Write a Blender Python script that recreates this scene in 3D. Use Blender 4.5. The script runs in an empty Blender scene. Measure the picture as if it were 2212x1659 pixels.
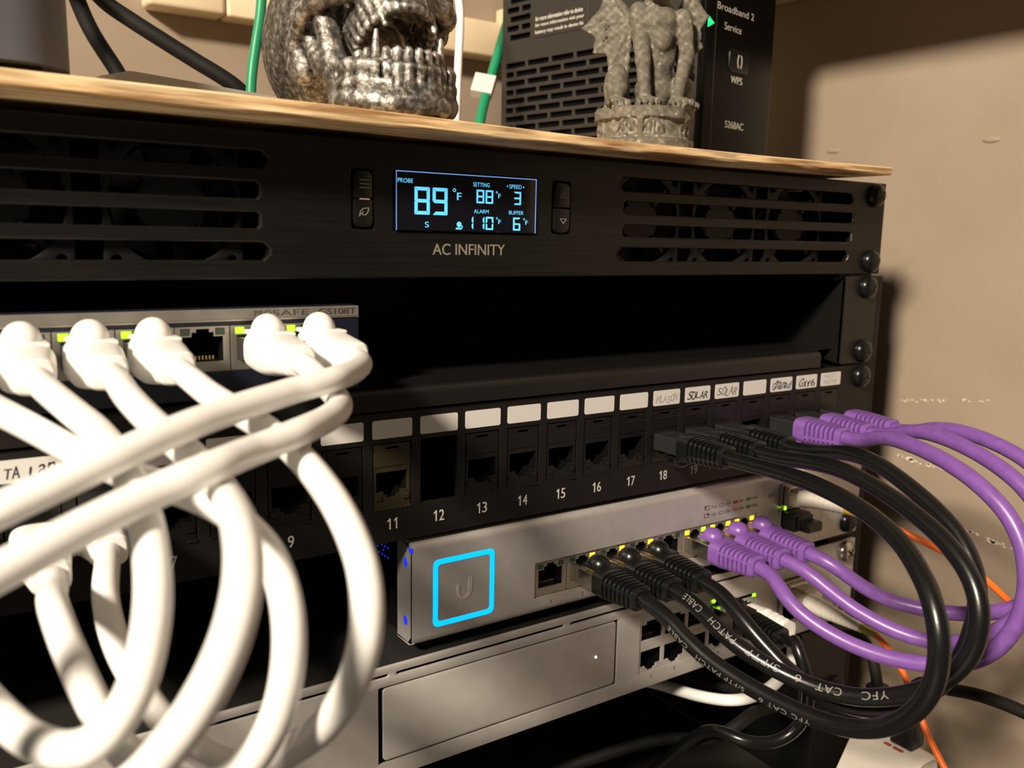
import bpy, bmesh, math, random
import numpy as np
from mathutils import Matrix, Vector

# ------------------------------------------------------------------ scene, camera, light
# All measures below are millimetres; S turns them into metres.
S = 0.001
scene = bpy.context.scene
COL = scene.collection
scene.view_settings.view_transform = 'Standard'
scene.view_settings.look = 'None'
scene.view_settings.gamma = 1.0
scene.view_settings.use_curve_mapping = False
scene.view_settings.exposure = 0.0

cam_data = bpy.data.cameras.new('camera')
cam = bpy.data.objects.new('camera', cam_data)
COL.objects.link(cam)
cam_data.sensor_fit = 'HORIZONTAL'
cam_data.sensor_width = 36.0
cam_data.lens = 30.98
cam_data.clip_start = 0.01
cam_data.clip_end = 20.0
_right = Vector((0.83068378, -0.55641541, 0.01914044))
_down = Vector((-0.07471268, -0.14547649, -0.98653667))
_fwd = Vector((0.55170869, 0.81806998, -0.16241625))
_m = Matrix((( _right.x, -_down.x, -_fwd.x, -157.893 * S),
             ( _right.y, -_down.y, -_fwd.y, -266.019 * S),
             ( _right.z, -_down.z, -_fwd.z, -30.550 * S),
             (0, 0, 0, 1)))
cam.matrix_world = _m
cam_data.dof.use_dof = True
cam_data.dof.focus_distance = 0.325
cam_data.dof.aperture_fstop = 15.0
scene.camera = cam

world = bpy.data.worlds.new('world')
scene.world = world
world.use_nodes = True
_bg = world.node_tree.nodes['Background']
_bg.inputs['Color'].default_value = (1.0, 0.84, 0.68, 1)
_bg.inputs['Strength'].default_value = 0.062

def lamp(name, loc, target, size, power, color):
    d = bpy.data.lights.new(name, 'AREA')
    d.shape = 'DISK'
    d.size = size
    d.energy = power
    d.color = color
    o = bpy.data.objects.new(name, d)
    COL.objects.link(o)
    o.location = loc
    o.rotation_euler = (Vector(target) - Vector(loc)).to_track_quat('-Z', 'Y').to_euler()
    return o

# the room's ceiling lamp, up to the left in front of the closet
lamp('ceiling_lamp', (-1.45, -0.80, 0.95), (0.05, 0.0, -0.08), 0.24, 80.0, (1.0, 0.86, 0.69))

# ------------------------------------------------------------------ helpers
WM = {}

def set_parent(o, parent):
    o.parent = parent
    if parent is not None:
        o.matrix_parent_inverse = WM[parent.name].inverted()
    WM[o.name] = o.matrix_basis.copy()

def tag(o, label=None, cat=None, group=None, kind=None):
    if label: o['label'] = label
    if cat: o['category'] = cat
    if group: o['group'] = group
    if kind: o['kind'] = kind
    return o

def thing(name, label, cat, loc=(0, 0, 0), group=None):
    o = bpy.data.objects.new(name, None)
    o.empty_display_size = 0.01
    COL.objects.link(o)
    o.location = Vector(loc) * S
    WM[o.name] = Matrix.Translation(o.location)
    return tag(o, label, cat, group)

def mesh_from(bm, name, mats, smooth=None):
    """bmesh in mm -> mesh in metres; smooth = angle in degrees or None"""
    me = bpy.data.meshes.new(name)
    bmesh.ops.recalc_face_normals(bm, faces=bm.faces)
    bmesh.ops.scale(bm, vec=(S, S, S), verts=bm.verts)
    bm.to_mesh(me)
    bm.free()
    if not isinstance(mats, (list, tuple)): mats = [mats]
    for m in mats: me.materials.append(m)
    if smooth is not None:
        me.polygons.foreach_set('use_smooth', [True] * len(me.polygons))
        me.set_sharp_from_angle(angle=math.radians(smooth))
    return me

def place(name, me, parent=None, loc=(0, 0, 0), rot=None, label=None):
    o = bpy.data.objects.new(name, me)
    COL.objects.link(o)
    m = Matrix.Translation(Vector(loc) * S)
    if rot is not None: m = m @ rot
    o.matrix_basis = m
    set_parent(o, parent)
    if label: o['label'] = label
    return o

def part(name, bm, mats, parent, smooth=None, label=None):
    return place(name, mesh_from(bm, name, mats, smooth), parent, label=label)

def B():
    return bmesh.new()

def box(bm, x0, x1, y0, y1, z0, z1, bevel=0.0, seg=2, mi=0, mat=None):
    r = bmesh.ops.create_cube(bm, size=1.0)
    vs = r['verts']
    for v in vs:
        v.co.x = (x0 + x1) / 2 + v.co.x * (x1 - x0)
        v.co.y = (y0 + y1) / 2 + v.co.y * (y1 - y0)
        v.co.z = (z0 + z1) / 2 + v.co.z * (z1 - z0)
    fs = list({f for v in vs for f in v.link_faces})
    for f in fs: f.material_index = mi
    if bevel > 0:
        es = list({e for v in vs for e in v.link_edges})
        g = bmesh.ops.bevel(bm, geom=es, offset=bevel, segments=seg, affect='EDGES', profile=0.5)
        for f in g['faces']: f.material_index = mi
        vs = list({v for f in g['faces'] for v in f.verts} | {v for v in vs if v.is_valid})
    if mat is not None:
        bmesh.ops.transform(bm, matrix=mat, verts=[v for v in vs if v.is_valid])
    return bm

def add(bm, verts, faces, mi=0):
    vs = [bm.verts.new(v) for v in verts]
    for f in faces:
        try:
            nf = bm.faces.new([vs[i] for i in f])
            nf.material_index = mi
        except ValueError:
            pass
    return bm

def ngon(bm, pts, y, mi=0):
    return add(bm, [(x, y, z) for x, z in pts], [list(range(len(pts)))], mi)

def prism(bm, pts, y0, y1, mi=0):
    """closed XZ outline extruded from y0 to y1"""
    n = len(pts)
    v = [(x, y0, z) for x, z in pts] + [(x, y1, z) for x, z in pts]
    f = [list(range(n)), list(range(2 * n - 1, n - 1, -1))]
    f += [[i, n + i, n + (i + 1) % n, (i + 1) % n] for i in range(n)]
    return add(bm, v, f, mi)

def rrect(x0, x1, z0, z1, r, n=5):
    p = []
    for cx, cz, a in ((x1 - r, z1 - r, 0), (x0 + r, z1 - r, 90), (x0 + r, z0 + r, 180), (x1 - r, z0 + r, 270)):
        for i in range(n + 1):
            t = math.radians(a + 90 * i / n)
            p.append((cx + r * math.cos(t), cz + r * math.sin(t)))
    return p

def rect(x0, x1, z0, z1):
    return [(x0, z0), (x1, z0), (x1, z1), (x0, z1)]

def circle(cx, cz, r, n=24):
    return [(cx + r * math.cos(2 * math.pi * i / n), cz + r * math.sin(2 * math.pi * i / n)) for i in range(n)]

def curve_to_arrays(cu):
    ob = bpy.data.objects.new('tmp', cu)
    COL.objects.link(ob)
    dg = bpy.context.evaluated_depsgraph_get()
    ev = ob.evaluated_get(dg)
    me = ev.to_mesh()
    v = [tuple(x.co) for x in me.vertices]
    f = [list(p.vertices) for p in me.polygons]
    ev.to_mesh_clear()
    bpy.data.objects.remove(ob)
    bpy.data.curves.remove(cu)
    return v, f

def plate(bm, outline, holes, y0, t, bevel=0.0, mi=0, mat=None):
    """flat plate in XZ with real holes, front face at y0, back at y0+t"""
    cu = bpy.data.curves.new('tmp', 'CURVE')
    cu.dimensions = '2D'
    cu.fill_mode = 'BOTH'
    cu.extrude = t / 2 - bevel
    cu.bevel_depth = bevel
    cu.bevel_resolution = 1
    cu.offset = -bevel
    for loop in [outline] + list(holes):
        sp = cu.splines.new('POLY')
        sp.points.add(len(loop) - 1)
        for i, (x, z) in enumerate(loop): sp.points[i].co = (x, z, 0, 1)
        sp.use_cyclic_u = True
    v, f = curve_to_arrays(cu)
    M = mat or Matrix.Identity(4)
    vv = [tuple(M @ Vector((x, y0 + t / 2 - z, y))) for x, y, z in v]
    add(bm, vv, f, mi)
    bmesh.ops.remove_doubles(bm, verts=bm.verts, dist=0.0005)
    return bm

_tx = {}
def glyphs(body, spacing=1.0):
    """text outlines as (verts2d, faces), normalised so that caps are about 1 high"""
    k = (body, spacing)
    if k not in _tx:
        cu = bpy.data.curves.new('tmp', 'FONT')
        cu.body = body
        cu.size = 1.0
        cu.space_character = spacing
        v, f = curve_to_arrays(cu)
        _tx[k] = ([(a, b) for a, b, c in v], f)
    v, f = _tx[k]
    return list(v), f

def text(bm, body, x0, x1, z0, z1, y, shear=0.0, mi=0, bold=0.0, mat=None, spacing=1.0, rise=0.0):
    """fit the text into the rectangle x0..x1, z0..z1 on the plane y"""
    v, f = glyphs(body, spacing)
    a = np.array(v)
    lo = a.min(0); hi = a.max(0)
    q = (a - lo) / np.maximum(hi - lo, 1e-6)
    X = x0 + q[:, 0] * (x1 - x0)
    Z = z0 + q[:, 1] * (z1 - z0)
    X = X + shear * (Z - z0)
    Z = Z + rise * (X - x0)
    M = mat or Matrix.Identity(4)
    offs = [0.0] if bold == 0 else [-bold, 0.0, bold]
    for i, o in enumerate(offs):
        add(bm, [tuple(M @ Vector((x + o, y - 0.004 * i, z))) for x, z in zip(X, Z)], f, mi)
    return bm

def number(bm, s, xc, z0, h, y):
    """figures in a plain grotesque, the one with a flag"""
    w = h * .50
    step = h * .62
    x = xc - step * len(s) / 2 + step * .5
    for ch in s:
        if ch == '1':
            t = h * .135
            a = x + w * .12
            prism(bm, [(a - t / 2, z0), (a + t / 2, z0), (a + t / 2, z0 + h), (a - t * .28, z0 + h), (a - w * .5, z0 + h * .80), (a - w * .5, z0 + h * .68), (a - t / 2, z0 + h * .78)], y - .01, y + .03)
        else:
            text(bm, ch, x - w / 2, x + w / 2, z0, z0 + h, y, bold=h * .012)
        x += step
    return bm

def frames(P):
    P = np.asarray(P, float)
    T = np.gradient(P, axis=0)
    T /= np.linalg.norm(T, axis=1)[:, None]
    N = np.zeros_like(P)
    n = np.cross(T[0], (0, 0, 1.0))
    if np.linalg.norm(n) < 1e-3: n = np.cross(T[0], (1.0, 0, 0))
    n /= np.linalg.norm(n)
    N[0] = n
    for i in range(1, len(P)):
        n = N[i - 1] - T[i] * np.dot(N[i - 1], T[i])
        N[i] = n / np.linalg.norm(n)
    return T, N, np.cross(T, N)

def spline(P, step=2.0):
    """smooth resampling of a polyline"""
    P = np.asarray(P, float)
    Q = np.vstack([2 * P[0] - P[1], P, 2 * P[-1] - P[-2]])
    out = []
    for i in range(1, len(Q) - 2):
        p0, p1, p2, p3 = Q[i - 1:i + 3]
        m = max(1, int(round(np.linalg.norm(p2 - p1) / step)))
        for t in np.linspace(0, 1, m, endpoint=False):
            out.append(0.5 * ((2 * p1) + (p2 - p0) * t + (2 * p0 - 5 * p1 + 4 * p2 - p3) * t * t
                              + (3 * p1 - p0 - 3 * p2 + p3) * t ** 3))
    out.append(P[-1])
    return np.array(out)

def tube(bm, P, r, n=18, mi=0):
    T, N, Bn = frames(P)
    rr = r if hasattr(r, '__len__') else [r] * len(P)
    vs = []
    for i, p in enumerate(P):
        for k in range(n):
            a = 2 * math.pi * k / n
            vs.append(tuple(p + rr[i] * (math.cos(a) * N[i] + math.sin(a) * Bn[i])))
    fs = []
    for i in range(len(P) - 1):
        for k in range(n):
            fs.append([i * n + k, i * n + (k + 1) % n, (i + 1) * n + (k + 1) % n, (i + 1) * n + k])
    fs.append(list(range(n)))
    fs.append([(len(P) - 1) * n + k for k in range(n)])
    return add(bm, vs, fs, mi)

def loft(bm, sections, n=32, ex=4.0, mi=0, M=None):
    """super-ellipse sections (s, half width, half height, z offset) along -Y, capped"""
    vs = []
    for s, hw, hh, cz in sections:
        for k in range(n):
            a = 2 * math.pi * (k + 0.5) / n
            c, d = math.cos(a), math.sin(a)
            x = hw * math.copysign(abs(c) ** (2 / ex), c)
            z = cz + hh * math.copysign(abs(d) ** (2 / ex), d)
            vs.append((x, -s, z))
    if M is not None: vs = [tuple(M @ Vector(v)) for v in vs]
    m = len(sections)
    fs = [[i * n + k, i * n + (k + 1) % n, (i + 1) * n + (k + 1) % n, (i + 1) * n + k]
          for i in range(m - 1) for k in range(n)]
    fs += [list(range(n)), [(m - 1) * n + k for k in range(n)]]
    return add(bm, vs, fs, mi)

def ellipsoid(bm, c, r, nu=20, nv=14, mi=0, vmin=-90):
    vs = []
    for j in range(nv + 1):
        b = math.radians(vmin + (90 - vmin) * j / nv)
        for i in range(nu):
            a = 2 * math.pi * i / nu
            vs.append((c[0] + r[0] * math.cos(b) * math.cos(a), c[1] + r[1] * math.cos(b) * math.sin(a), c[2] + r[2] * math.sin(b)))
    fs = [[j * nu + i, j * nu + (i + 1) % nu, (j + 1) * nu + (i + 1) % nu, (j + 1) * nu + i] for j in range(nv) for i in range(nu)]
    add(bm, vs, fs, mi)
    bmesh.ops.remove_doubles(bm, verts=bm.verts, dist=0.001)
    return bm

# ------------------------------------------------------------------ materials
def lin(r, g, b):
    f = lambda c: (c / 255 / 12.92) if c / 255 <= 0.04045 else ((c / 255 + 0.055) / 1.055) ** 2.4
    return (f(r), f(g), f(b), 1.0)

class Mat:
    def __init__(self, name, color, rough=0.5, metal=0.0, spec=None):
        self.m = bpy.data.materials.new(name)
        self.m.use_nodes = True
        self.t = self.m.node_tree
        self.n = self.t.nodes
        self.b = self.n['Principled BSDF']
        self.b.inputs['Base Color'].default_value = color
        self.b.inputs['Roughness'].default_value = rough
        self.b.inputs['Metallic'].default_value = metal
        if spec is not None: self.b.inputs['Specular IOR Level'].default_value = spec
    def link(self, a, b): self.t.links.new(a, b)
    def coords(self, scale=(1, 1, 1), kind='Object'):
        c = self.n.new('ShaderNodeTexCoord')
        mp = self.n.new('ShaderNodeMapping')
        mp.inputs['Scale'].default_value = scale
        self.link(c.outputs[kind], mp.inputs['Vector'])
        return mp.outputs['Vector']
    def noise(self, scale, stretch=(1, 1, 1), detail=4, rough=0.5):
        t = self.n.new('ShaderNodeTexNoise')
        t.inputs['Scale'].default_value = scale
        t.inputs['Detail'].default_value = detail
        t.inputs['Roughness'].default_value = rough
        self.link(self.coords(stretch), t.inputs['Vector'])
        return t.outputs['Fac']
    def ramp(self, fac, stops):
        r = self.n.new('ShaderNodeValToRGB')
        e = r.color_ramp.elements
        while len(e) < len(stops): e.new(0.5)
        for i, (p, c) in enumerate(stops):
            e[i].position = p
            e[i].color = c
        self.link(fac, r.inputs['Fac'])
        return r.outputs['Color']
    def color(self, out): self.link(out, self.b.inputs['Base Color'])
    def bump(self, fac, strength=0.2, dist=0.0005):
        b = self.n.new('ShaderNodeBump')
        b.inputs['Strength'].default_value = strength
        b.inputs['Distance'].default_value = dist
        self.link(fac, b.inputs['Height'])
        prev = self.b.inputs['Normal'].links
        if prev: self.link(prev[0].from_socket, b.inputs['Normal'])
        self.link(b.outputs['Normal'], self.b.inputs['Normal'])
        return self
    def vary(self, c0, c1, scale, stretch=(1, 1, 1), lo=0.35, hi=0.65, detail=4):
        self.color(self.ramp(self.noise(scale, stretch, detail), [(lo, c0), (hi, c1)]))
        return self

def glow(name, color, strength):
    k = Mat(name, (0, 0, 0, 1), 0.4)
    k.b.inputs['Base Color'].default_value = (color[0] * 0.3, color[1] * 0.3, color[2] * 0.3, 1)
    k.b.inputs['Emission Color'].default_value = color
    k.b.inputs['Emission Strength'].default_value = strength
    return k.m

_k = Mat('black_brushed_aluminium', (0.012, 0.011, 0.010, 1), 0.40, 0.6)
_k.vary((0.012, 0.0113, 0.0104, 1), (0.019, 0.0177, 0.016, 1), 900, (0.03, 1, 1)).bump(_k.noise(1500, (0.02, 1, 1)), 0.15, 0.0001)
ALU = _k.m
_k = Mat('bevel_glint_aluminium', (0.30, 0.28, 0.24, 1), 0.32, 1.0)  # lighter metal for the slot bevels, puts the glint of their edges into the colour
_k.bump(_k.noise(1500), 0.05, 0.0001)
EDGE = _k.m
_k = Mat('black_powder_coat', (0.0055, 0.0052, 0.005, 1), 0.5, spec=0.35)
_k.bump(_k.noise(3000), 0.15, 0.0001)
POWDER = _k.m
_k = Mat('black_plastic', (0.0055, 0.0052, 0.005, 1), 0.36, spec=0.4)
_k.bump(_k.noise(2200), 0.06, 0.0001)
PLASTIC = _k.m
_k = Mat('satin_black_shelf_steel', (0.009, 0.0085, 0.0082, 1), 0.36, 0.2)
_k.bump(_k.noise(2500), 0.1, 0.0001)
SHELF = _k.m
VOID = Mat('black_interior', (0.002, 0.002, 0.002, 1), 0.9, spec=0.1).m
_k = Mat('grey_fan_plastic', (0.014, 0.013, 0.014, 1), 0.5)
_k.bump(_k.noise(2000), 0.05, 0.0001)
FAN = _k.m
_k = Mat('black_steel_screw', (0.02, 0.02, 0.021, 1), 0.25, 0.7)
_k.bump(_k.noise(900), 0.05, 0.0001)
SCREW = _k.m
_k = Mat('nickel_screw', (0.55, 0.52, 0.47, 1), 0.25, 1.0)
_k.bump(_k.noise(900), 0.05, 0.0001)
NICKEL = _k.m
RECESS = Mat('screw_recess', (0.003, 0.003, 0.003, 1), 0.6).m
_k = Mat('black_cable_jacket', (0.0055, 0.0057, 0.006, 1), 0.28, spec=0.5)
_k.bump(_k.noise(1200), 0.12, 0.0002)
CBLACK = _k.m
_k = Mat('purple_cable_jacket', lin(132, 82, 178), 0.36)
_k.vary(lin(116, 76, 150), lin(124, 84, 160), 300).bump(_k.noise(1200), 0.08, 0.0002)
CPURPLE = _k.m
_k = Mat('white_cable_jacket', (0.88, 0.87, 0.84, 1), 0.34)
_k.vary((0.86, 0.85, 0.82, 1), (0.90, 0.89, 0.865, 1), 200).bump(_k.noise(900), 0.08, 0.0002)
CWHITE = _k.m
_k = Mat('green_cable_jacket', (0.012, 0.25, 0.115, 1), 0.4)
_k.bump(_k.noise(900), 0.08, 0.0002)
CGREEN = _k.m
_k = Mat('orange_fibre_jacket', (0.88, 0.16, 0.02, 1), 0.4)
_k.bump(_k.noise(900), 0.08, 0.0002)
CORANGE = _k.m
_k = Mat('yellow_fibre_sleeve', (0.80, 0.52, 0.03, 1), 0.4)
_k.bump(_k.noise(900), 0.08, 0.0002)
CYELLOW = _k.m
_k = Mat('olive_fibre_sleeve', (0.42, 0.36, 0.06, 1), 0.4)
_k.bump(_k.noise(900), 0.08, 0.0002)
COLIVE = _k.m
_k = Mat('beige_connector', (0.52, 0.46, 0.34, 1), 0.45)
_k.bump(_k.noise(900), 0.05, 0.0002)
BEIGE = _k.m
_k = Mat('braided_black_cord', (0.005, 0.0047, 0.0044, 1), 0.7, spec=0.25)
_k.bump(_k.noise(1400, (1, 1, 1)), 0.5, 0.0004)
CORD = _k.m
_k = Mat('plug_shell_metal', (0.62, 0.58, 0.52, 1), 0.24, 1.0)
_k.bump(_k.noise(1500), 0.05, 0.0001)
SHIELD = _k.m
_k = Mat('smoked_clear_plug', (0.02, 0.02, 0.021, 1), 0.12)
SMOKED = _k.m
_k = Mat('silver_painted_steel', (0.5, 0.485, 0.47, 1), 0.40, 0.5)
_k.vary((0.50, 0.485, 0.47, 1), (0.54, 0.525, 0.51, 1), 250).bump(_k.noise(4000), 0.06, 0.0001)
SILVER = _k.m
_k = Mat('matte_silver_chassis', (0.50, 0.48, 0.46, 1), 0.5, 0.3)
_k.vary((0.50, 0.48, 0.455, 1), (0.54, 0.52, 0.495, 1), 120).bump(_k.noise(4000), 0.06, 0.0001)
SILVER2 = _k.m
_k = Mat('grey_chassis_lid', (0.055, 0.053, 0.052, 1), 0.38, 0.6)
_k.bump(_k.noise(3000), 0.08, 0.0001)
LID = _k.m
_k = Mat('navy_painted_case', (0.008, 0.010, 0.022, 1), 0.4)
_k.bump(_k.noise(3000), 0.08, 0.0001)
NAVY = _k.m
_k = Mat('dull_grey_faceplate', (0.24, 0.225, 0.20, 1), 0.45, 0.4)
_k.vary((0.22, 0.205, 0.18, 1), (0.26, 0.245, 0.22, 1), 150)
GREYPL = _k.m
_k = Mat('port_shield_metal', (0.42, 0.39, 0.34, 1), 0.35, 0.8)
_k.bump(_k.noise(1500), 0.05, 0.0001)
PORTM = _k.m
GOLD = Mat('contact_gold', (0.9, 0.7, 0.35, 1), 0.25, 1.0).m
_k = Mat('label_paper', (0.66, 0.65, 0.62, 1), 0.6)
_k.bump(_k.noise(1500), 0.05, 0.0001)
PAPER = _k.m
INK = Mat('pen_ink', (0.02, 0.018, 0.03, 1), 0.6).m
FAINTINK = Mat('faded_pen_ink', (0.40, 0.385, 0.37, 1), 0.6).m
PRINTW = Mat('white_print', (0.60, 0.58, 0.54, 1), 0.5).m
PRINTB = Mat('beige_print', (0.34, 0.31, 0.24, 1), 0.45, 0.3).m
PRINTG = Mat('grey_print', (0.20, 0.19, 0.18, 1), 0.5).m
PRINTD = Mat('dark_print', (0.05, 0.045, 0.04, 1), 0.5).m
PRINTR = Mat('red_print', (0.55, 0.10, 0.07, 1), 0.5).m
PRINTGN = Mat('green_print', (0.06, 0.32, 0.14, 1), 0.5).m
GLASS = Mat('dark_display_glass', (0.006, 0.006, 0.010, 1), 0.06).m
LCD = glow('display_blue_light', (0.13, 0.62, 1.0, 1), 1.15)
LCDEDGE = glow('display_edge_light', (0.25, 0.45, 0.95, 1), 0.8)
RING = glow('cyan_ring_light', (0.0, 0.40, 1.0, 1), 1.6)
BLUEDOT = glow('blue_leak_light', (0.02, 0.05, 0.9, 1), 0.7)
LEDG = glow('lime_led', (0.35, 1.0, 0.02, 1), 2.2)
LEDGREEN = glow('green_led', (0.02, 0.75, 0.22, 1), 1.3)
LEDY = glow('yellow_led', (1.0, 0.62, 0.02, 1), 2.0)
LEDW = glow('white_led', (0.85, 0.85, 1.0, 1), 3.0)

# plywood: pale laminations along the board with dark stains of the knots
_k = Mat('plywood', lin(205, 165, 110), 0.6)
_a = _k.ramp(_k.noise(210, (0.08, 1, 2.2), 6, 0.65), [(0.38, lin(172, 132, 88)), (0.5, lin(222, 190, 142)), (0.62, lin(244, 220, 178))])
_b = _k.ramp(_k.noise(38, (0.45, 1, 6), 3), [(0.57, (1, 1, 1, 1)), (0.66, (0.36, 0.20, 0.09, 1))])
_mx = _k.n.new('ShaderNodeMixRGB'); _mx.blend_type = 'MULTIPLY'; _mx.inputs['Fac'].default_value = 0.8
_k.link(_a, _mx.inputs[1]); _k.link(_b, _mx.inputs[2]); _k.color(_mx.outputs[0])
_k.bump(_k.noise(500, (0.2, 1, 1)), 0.3, 0.0005)
PLY = _k.m
_k = Mat('beige_wall_paint', lin(176, 158, 136), 0.62)
_k.vary(lin(152, 136, 118), lin(160, 144, 126), 14).bump(_k.noise(60), 0.25, 0.001).bump(_k.noise(500), 0.08, 0.0004)
WALL = _k.m
_k = Mat('bare_plaster', lin(226, 214, 196), 0.8)
_k.bump(_k.noise(800), 0.3, 0.0005)
PLASTER = _k.m
_k = Mat('dark_floor', (0.05, 0.043, 0.037, 1), 0.5)
_k.vary((0.04, 0.035, 0.03, 1), (0.06, 0.052, 0.045, 1), 30)
FLOOR = _k.m
_k = Mat('cream_painted_plastic', lin(232, 214, 180), 0.45)
_k.bump(_k.noise(300), 0.05, 0.0003)
CREAM = _k.m
_k = Mat('grey_enclosure_plastic', lin(84, 84, 92), 0.5)
_k.bump(_k.noise(2500), 0.1, 0.0002)
GREYBOX = _k.m
_k = Mat('white_enclosure_plastic', lin(224, 218, 204), 0.35)
_k.bump(_k.noise(400), 0.05, 0.0003)
WPLASTIC = _k.m
_k = Mat('router_grey_plastic', (0.024, 0.022, 0.018, 1), 0.42)
_k.bump(_k.noise(3000), 0.1, 0.0001)
ROUTER = _k.m
_k = Mat('router_gloss_black', (0.004, 0.0038, 0.0035, 1), 0.22, spec=0.12)
_k.bump(_k.noise(900), 0.03, 0.0001)
GLOSS = _k.m

def worn(name, dark, mid, light, metal, rough, scale, lo, hi):
    """paint rubbed off the raised edges, left in the hollows"""
    k = Mat(name, mid, rough, metal)
    g = k.n.new('ShaderNodeNewGeometry')
    n1 = k.noise(scale, detail=6, rough=0.65)
    p = k.n.new('ShaderNodeMath'); p.operation = 'MULTIPLY_ADD'      # (pointiness - 0.5) * 3.2
    k.link(g.outputs['Pointiness'], p.inputs[0]); p.inputs[1].default_value = 3.2; p.inputs[2].default_value = -1.6
    s = k.n.new('ShaderNodeMath'); s.operation = 'MULTIPLY_ADD'
    k.link(n1, s.inputs[0]); s.inputs[1].default_value = 0.8; k.link(p.outputs[0], s.inputs[2])
    k.color(k.ramp(s.outputs[0], [(lo, dark), ((lo + hi) / 2, mid), (hi, light)]))
    k.bump(k.noise(scale * 1.4, detail=6, rough=0.65), 0.45, 0.0010)
    return k.m
PEWTER = worn('rubbed_pewter', (0.012, 0.010, 0.008, 1), (0.17, 0.16, 0.14, 1), (0.66, 0.63, 0.58, 1), 0.7, 0.36, 420, 0.22, 0.62)
STONE = worn('weathered_cast_stone', (0.055, 0.048, 0.034, 1), (0.15, 0.135, 0.10, 1), (0.36, 0.33, 0.25, 1), 0.0, 0.75, 420, 0.12, 0.72)

# ------------------------------------------------------------------ the setting
def struct(name, bm, m):
    o = part(name, bm, m, None)
    o['kind'] = 'structure'
    return o

FZ = -335.0
wr = struct('wall_right', box(B(), 320, 335, -420, 345, FZ, 520), WALL)
struct('wall_back', box(B(), -520, 320, 330, 345, FZ, 520), WALL)
struct('floor', box(B(), -520, 335, -420, 345, FZ - 12, FZ), FLOOR)
random.seed(4)
for line in ([(30, -153), (20, -154.5), (8, -155), (-4, -155), (-14, -156)], [(-6, -184), (-18, -187), (-30, -188.5), (-42, -190), (-56, -191)],
             [(34, -121), (22, -119), (8, -117), (-8, -114), (-22, -112)]):
    bm = B()
    for i in range(len(line) - 1):
        for k in range(8):
            t = random.random()
            y = line[i][0] * (1 - t) + line[i + 1][0] * t + random.uniform(-1, 1)
            z = line[i][1] * (1 - t) + line[i + 1][1] * t + random.uniform(-.8, .8)
            r = random.uniform(.4, 1.2) * (1.9 if random.random() < .15 else 1) if line[0][1] < -122 else random.uniform(.2, .7)
            n = 7
            prof = [(y + r * 1.7 * random.uniform(.5, 1) * math.cos(6.283 * j / n), z + r * .7 * random.uniform(.5, 1) * math.sin(6.283 * j / n)) for j in range(n)]
            add(bm, [(319.75, a, b) for a, b in prof] + [(320.2, a, b) for a, b in prof],
                [list(range(n)), list(range(2 * n - 1, n - 1, -1))] + [[j, n + j, n + (j + 1) % n, (j + 1) % n] for j in range(n)])
    part('chipped_paint', bm, PLASTER, wr, label='pale chips where the wall paint flaked off')
bm = B()
for y, z in ((-7, 26), (91, 27)):
    ellipsoid(bm, (320, y, z), (0.8, 5, 1.6), 14, 8)
part('wall_dent', bm, WALL, wr, smooth=60)

t = thing('wall_shelf', 'shelf board high on the wall, seen from below above the black router', 'shelf', (270, 0, 122))
part('shelf_board', box(B(), 222, 319.5, -240, 329, 122, 140, 1), CREAM, t)
part('bracket', box(B(), 300, 319.5, 268, 276, 84, 122, 1), CREAM, t)

# ------------------------------------------------------------------ equipment rack
rack = thing('equipment_rack', 'black steel equipment rack that carries all the network devices', 'rack', (0, 120, FZ))
for sx in (-1, 1):
    bm = B()
    a, b = sorted((sx * 222, sx * 250))
    box(bm, a, b, 3.4, 5.4, FZ, -45.5, 0.3)
    a2, b2 = sorted((sx * 222, sx * 240.4))
    box(bm, a2, b2, 3.4, 5.4, -45.5, -2.2, 0.3)
    c, d = sorted((sx * 238.6, sx * 240.4))
    box(bm, c, d, 5.4, 45, FZ, -2.2, 0.3)
    part('front_post', bm, POWDER, rack)
    bm = B()
    box(bm, c, d, 205, 250, FZ, -2.2, 0.3)
    box(bm, a2, b2, 248, 250, FZ, -2.2, 0.3)
    part('rear_post', bm, POWDER, rack)
    e, f = sorted((sx * 236.4, sx * 238))
    part('side_shade_panel', box(B(), e, f, 8, 247, FZ + 2, -2.5), POWDER, rack)  # added sheet, blocks light from the side to keep the rack's inside dark
part('top_panel', box(B(), -240, 240, 6, 250, -2.0, -0.6, 0.3), POWDER, rack)
part('back_shade_panel', box(B(), -236, 236, 244, 247, FZ + 2, -2.5), POWDER, rack)  # added sheet, keeps the gap above the shelf black

# plywood board lying on the rack
def ply_z(x, top):
    xs = (-330, -138, -52, 44, 130, 217)
    zs = (7.6, 7.1, 6.6, 4.9, 4.6, 5.1) if top else (2.9, 2.5, 2.0, 1.2, 1.0, 1.6)
    return float(np.interp(x, xs, zs))
bm = B()
xs = np.linspace(-330, 217, 90)
prof = []
for x in xs:
    zt, zb = ply_z(x, 1), ply_z(x, 0)
    j = 0.18 * math.sin(x * 0.9) + 0.14 * math.sin(x * 2.3 + 1)
    prof.append([(x, -18 + j, zb + .35), (x, -18.3 + j, zb + .9), (x, -18.1 + j * .5, (zb + zt) / 2), (x, -18.3 - j, zt - .5), (x, -17.8, zt), (x, 60, zt), (x, 252, zt), (x, 252, zb), (x, 60, zb), (x, -17.6, zb)])
m = len(prof[0])
add(bm, [v for p in prof for v in p], [[i * m + k, i * m + (k + 1) % m, (i + 1) * m + (k + 1) % m, (i + 1) * m + k] for i in range(len(xs) - 1) for k in range(m)]
    + [list(range(m)), [(len(xs) - 1) * m + k for k in range(m)]])
o = part('plywood_board', bm, PLY, None, smooth=35)
tag(o, 'thin plywood board with a raw edge lying on top of the rack', 'board')

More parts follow.
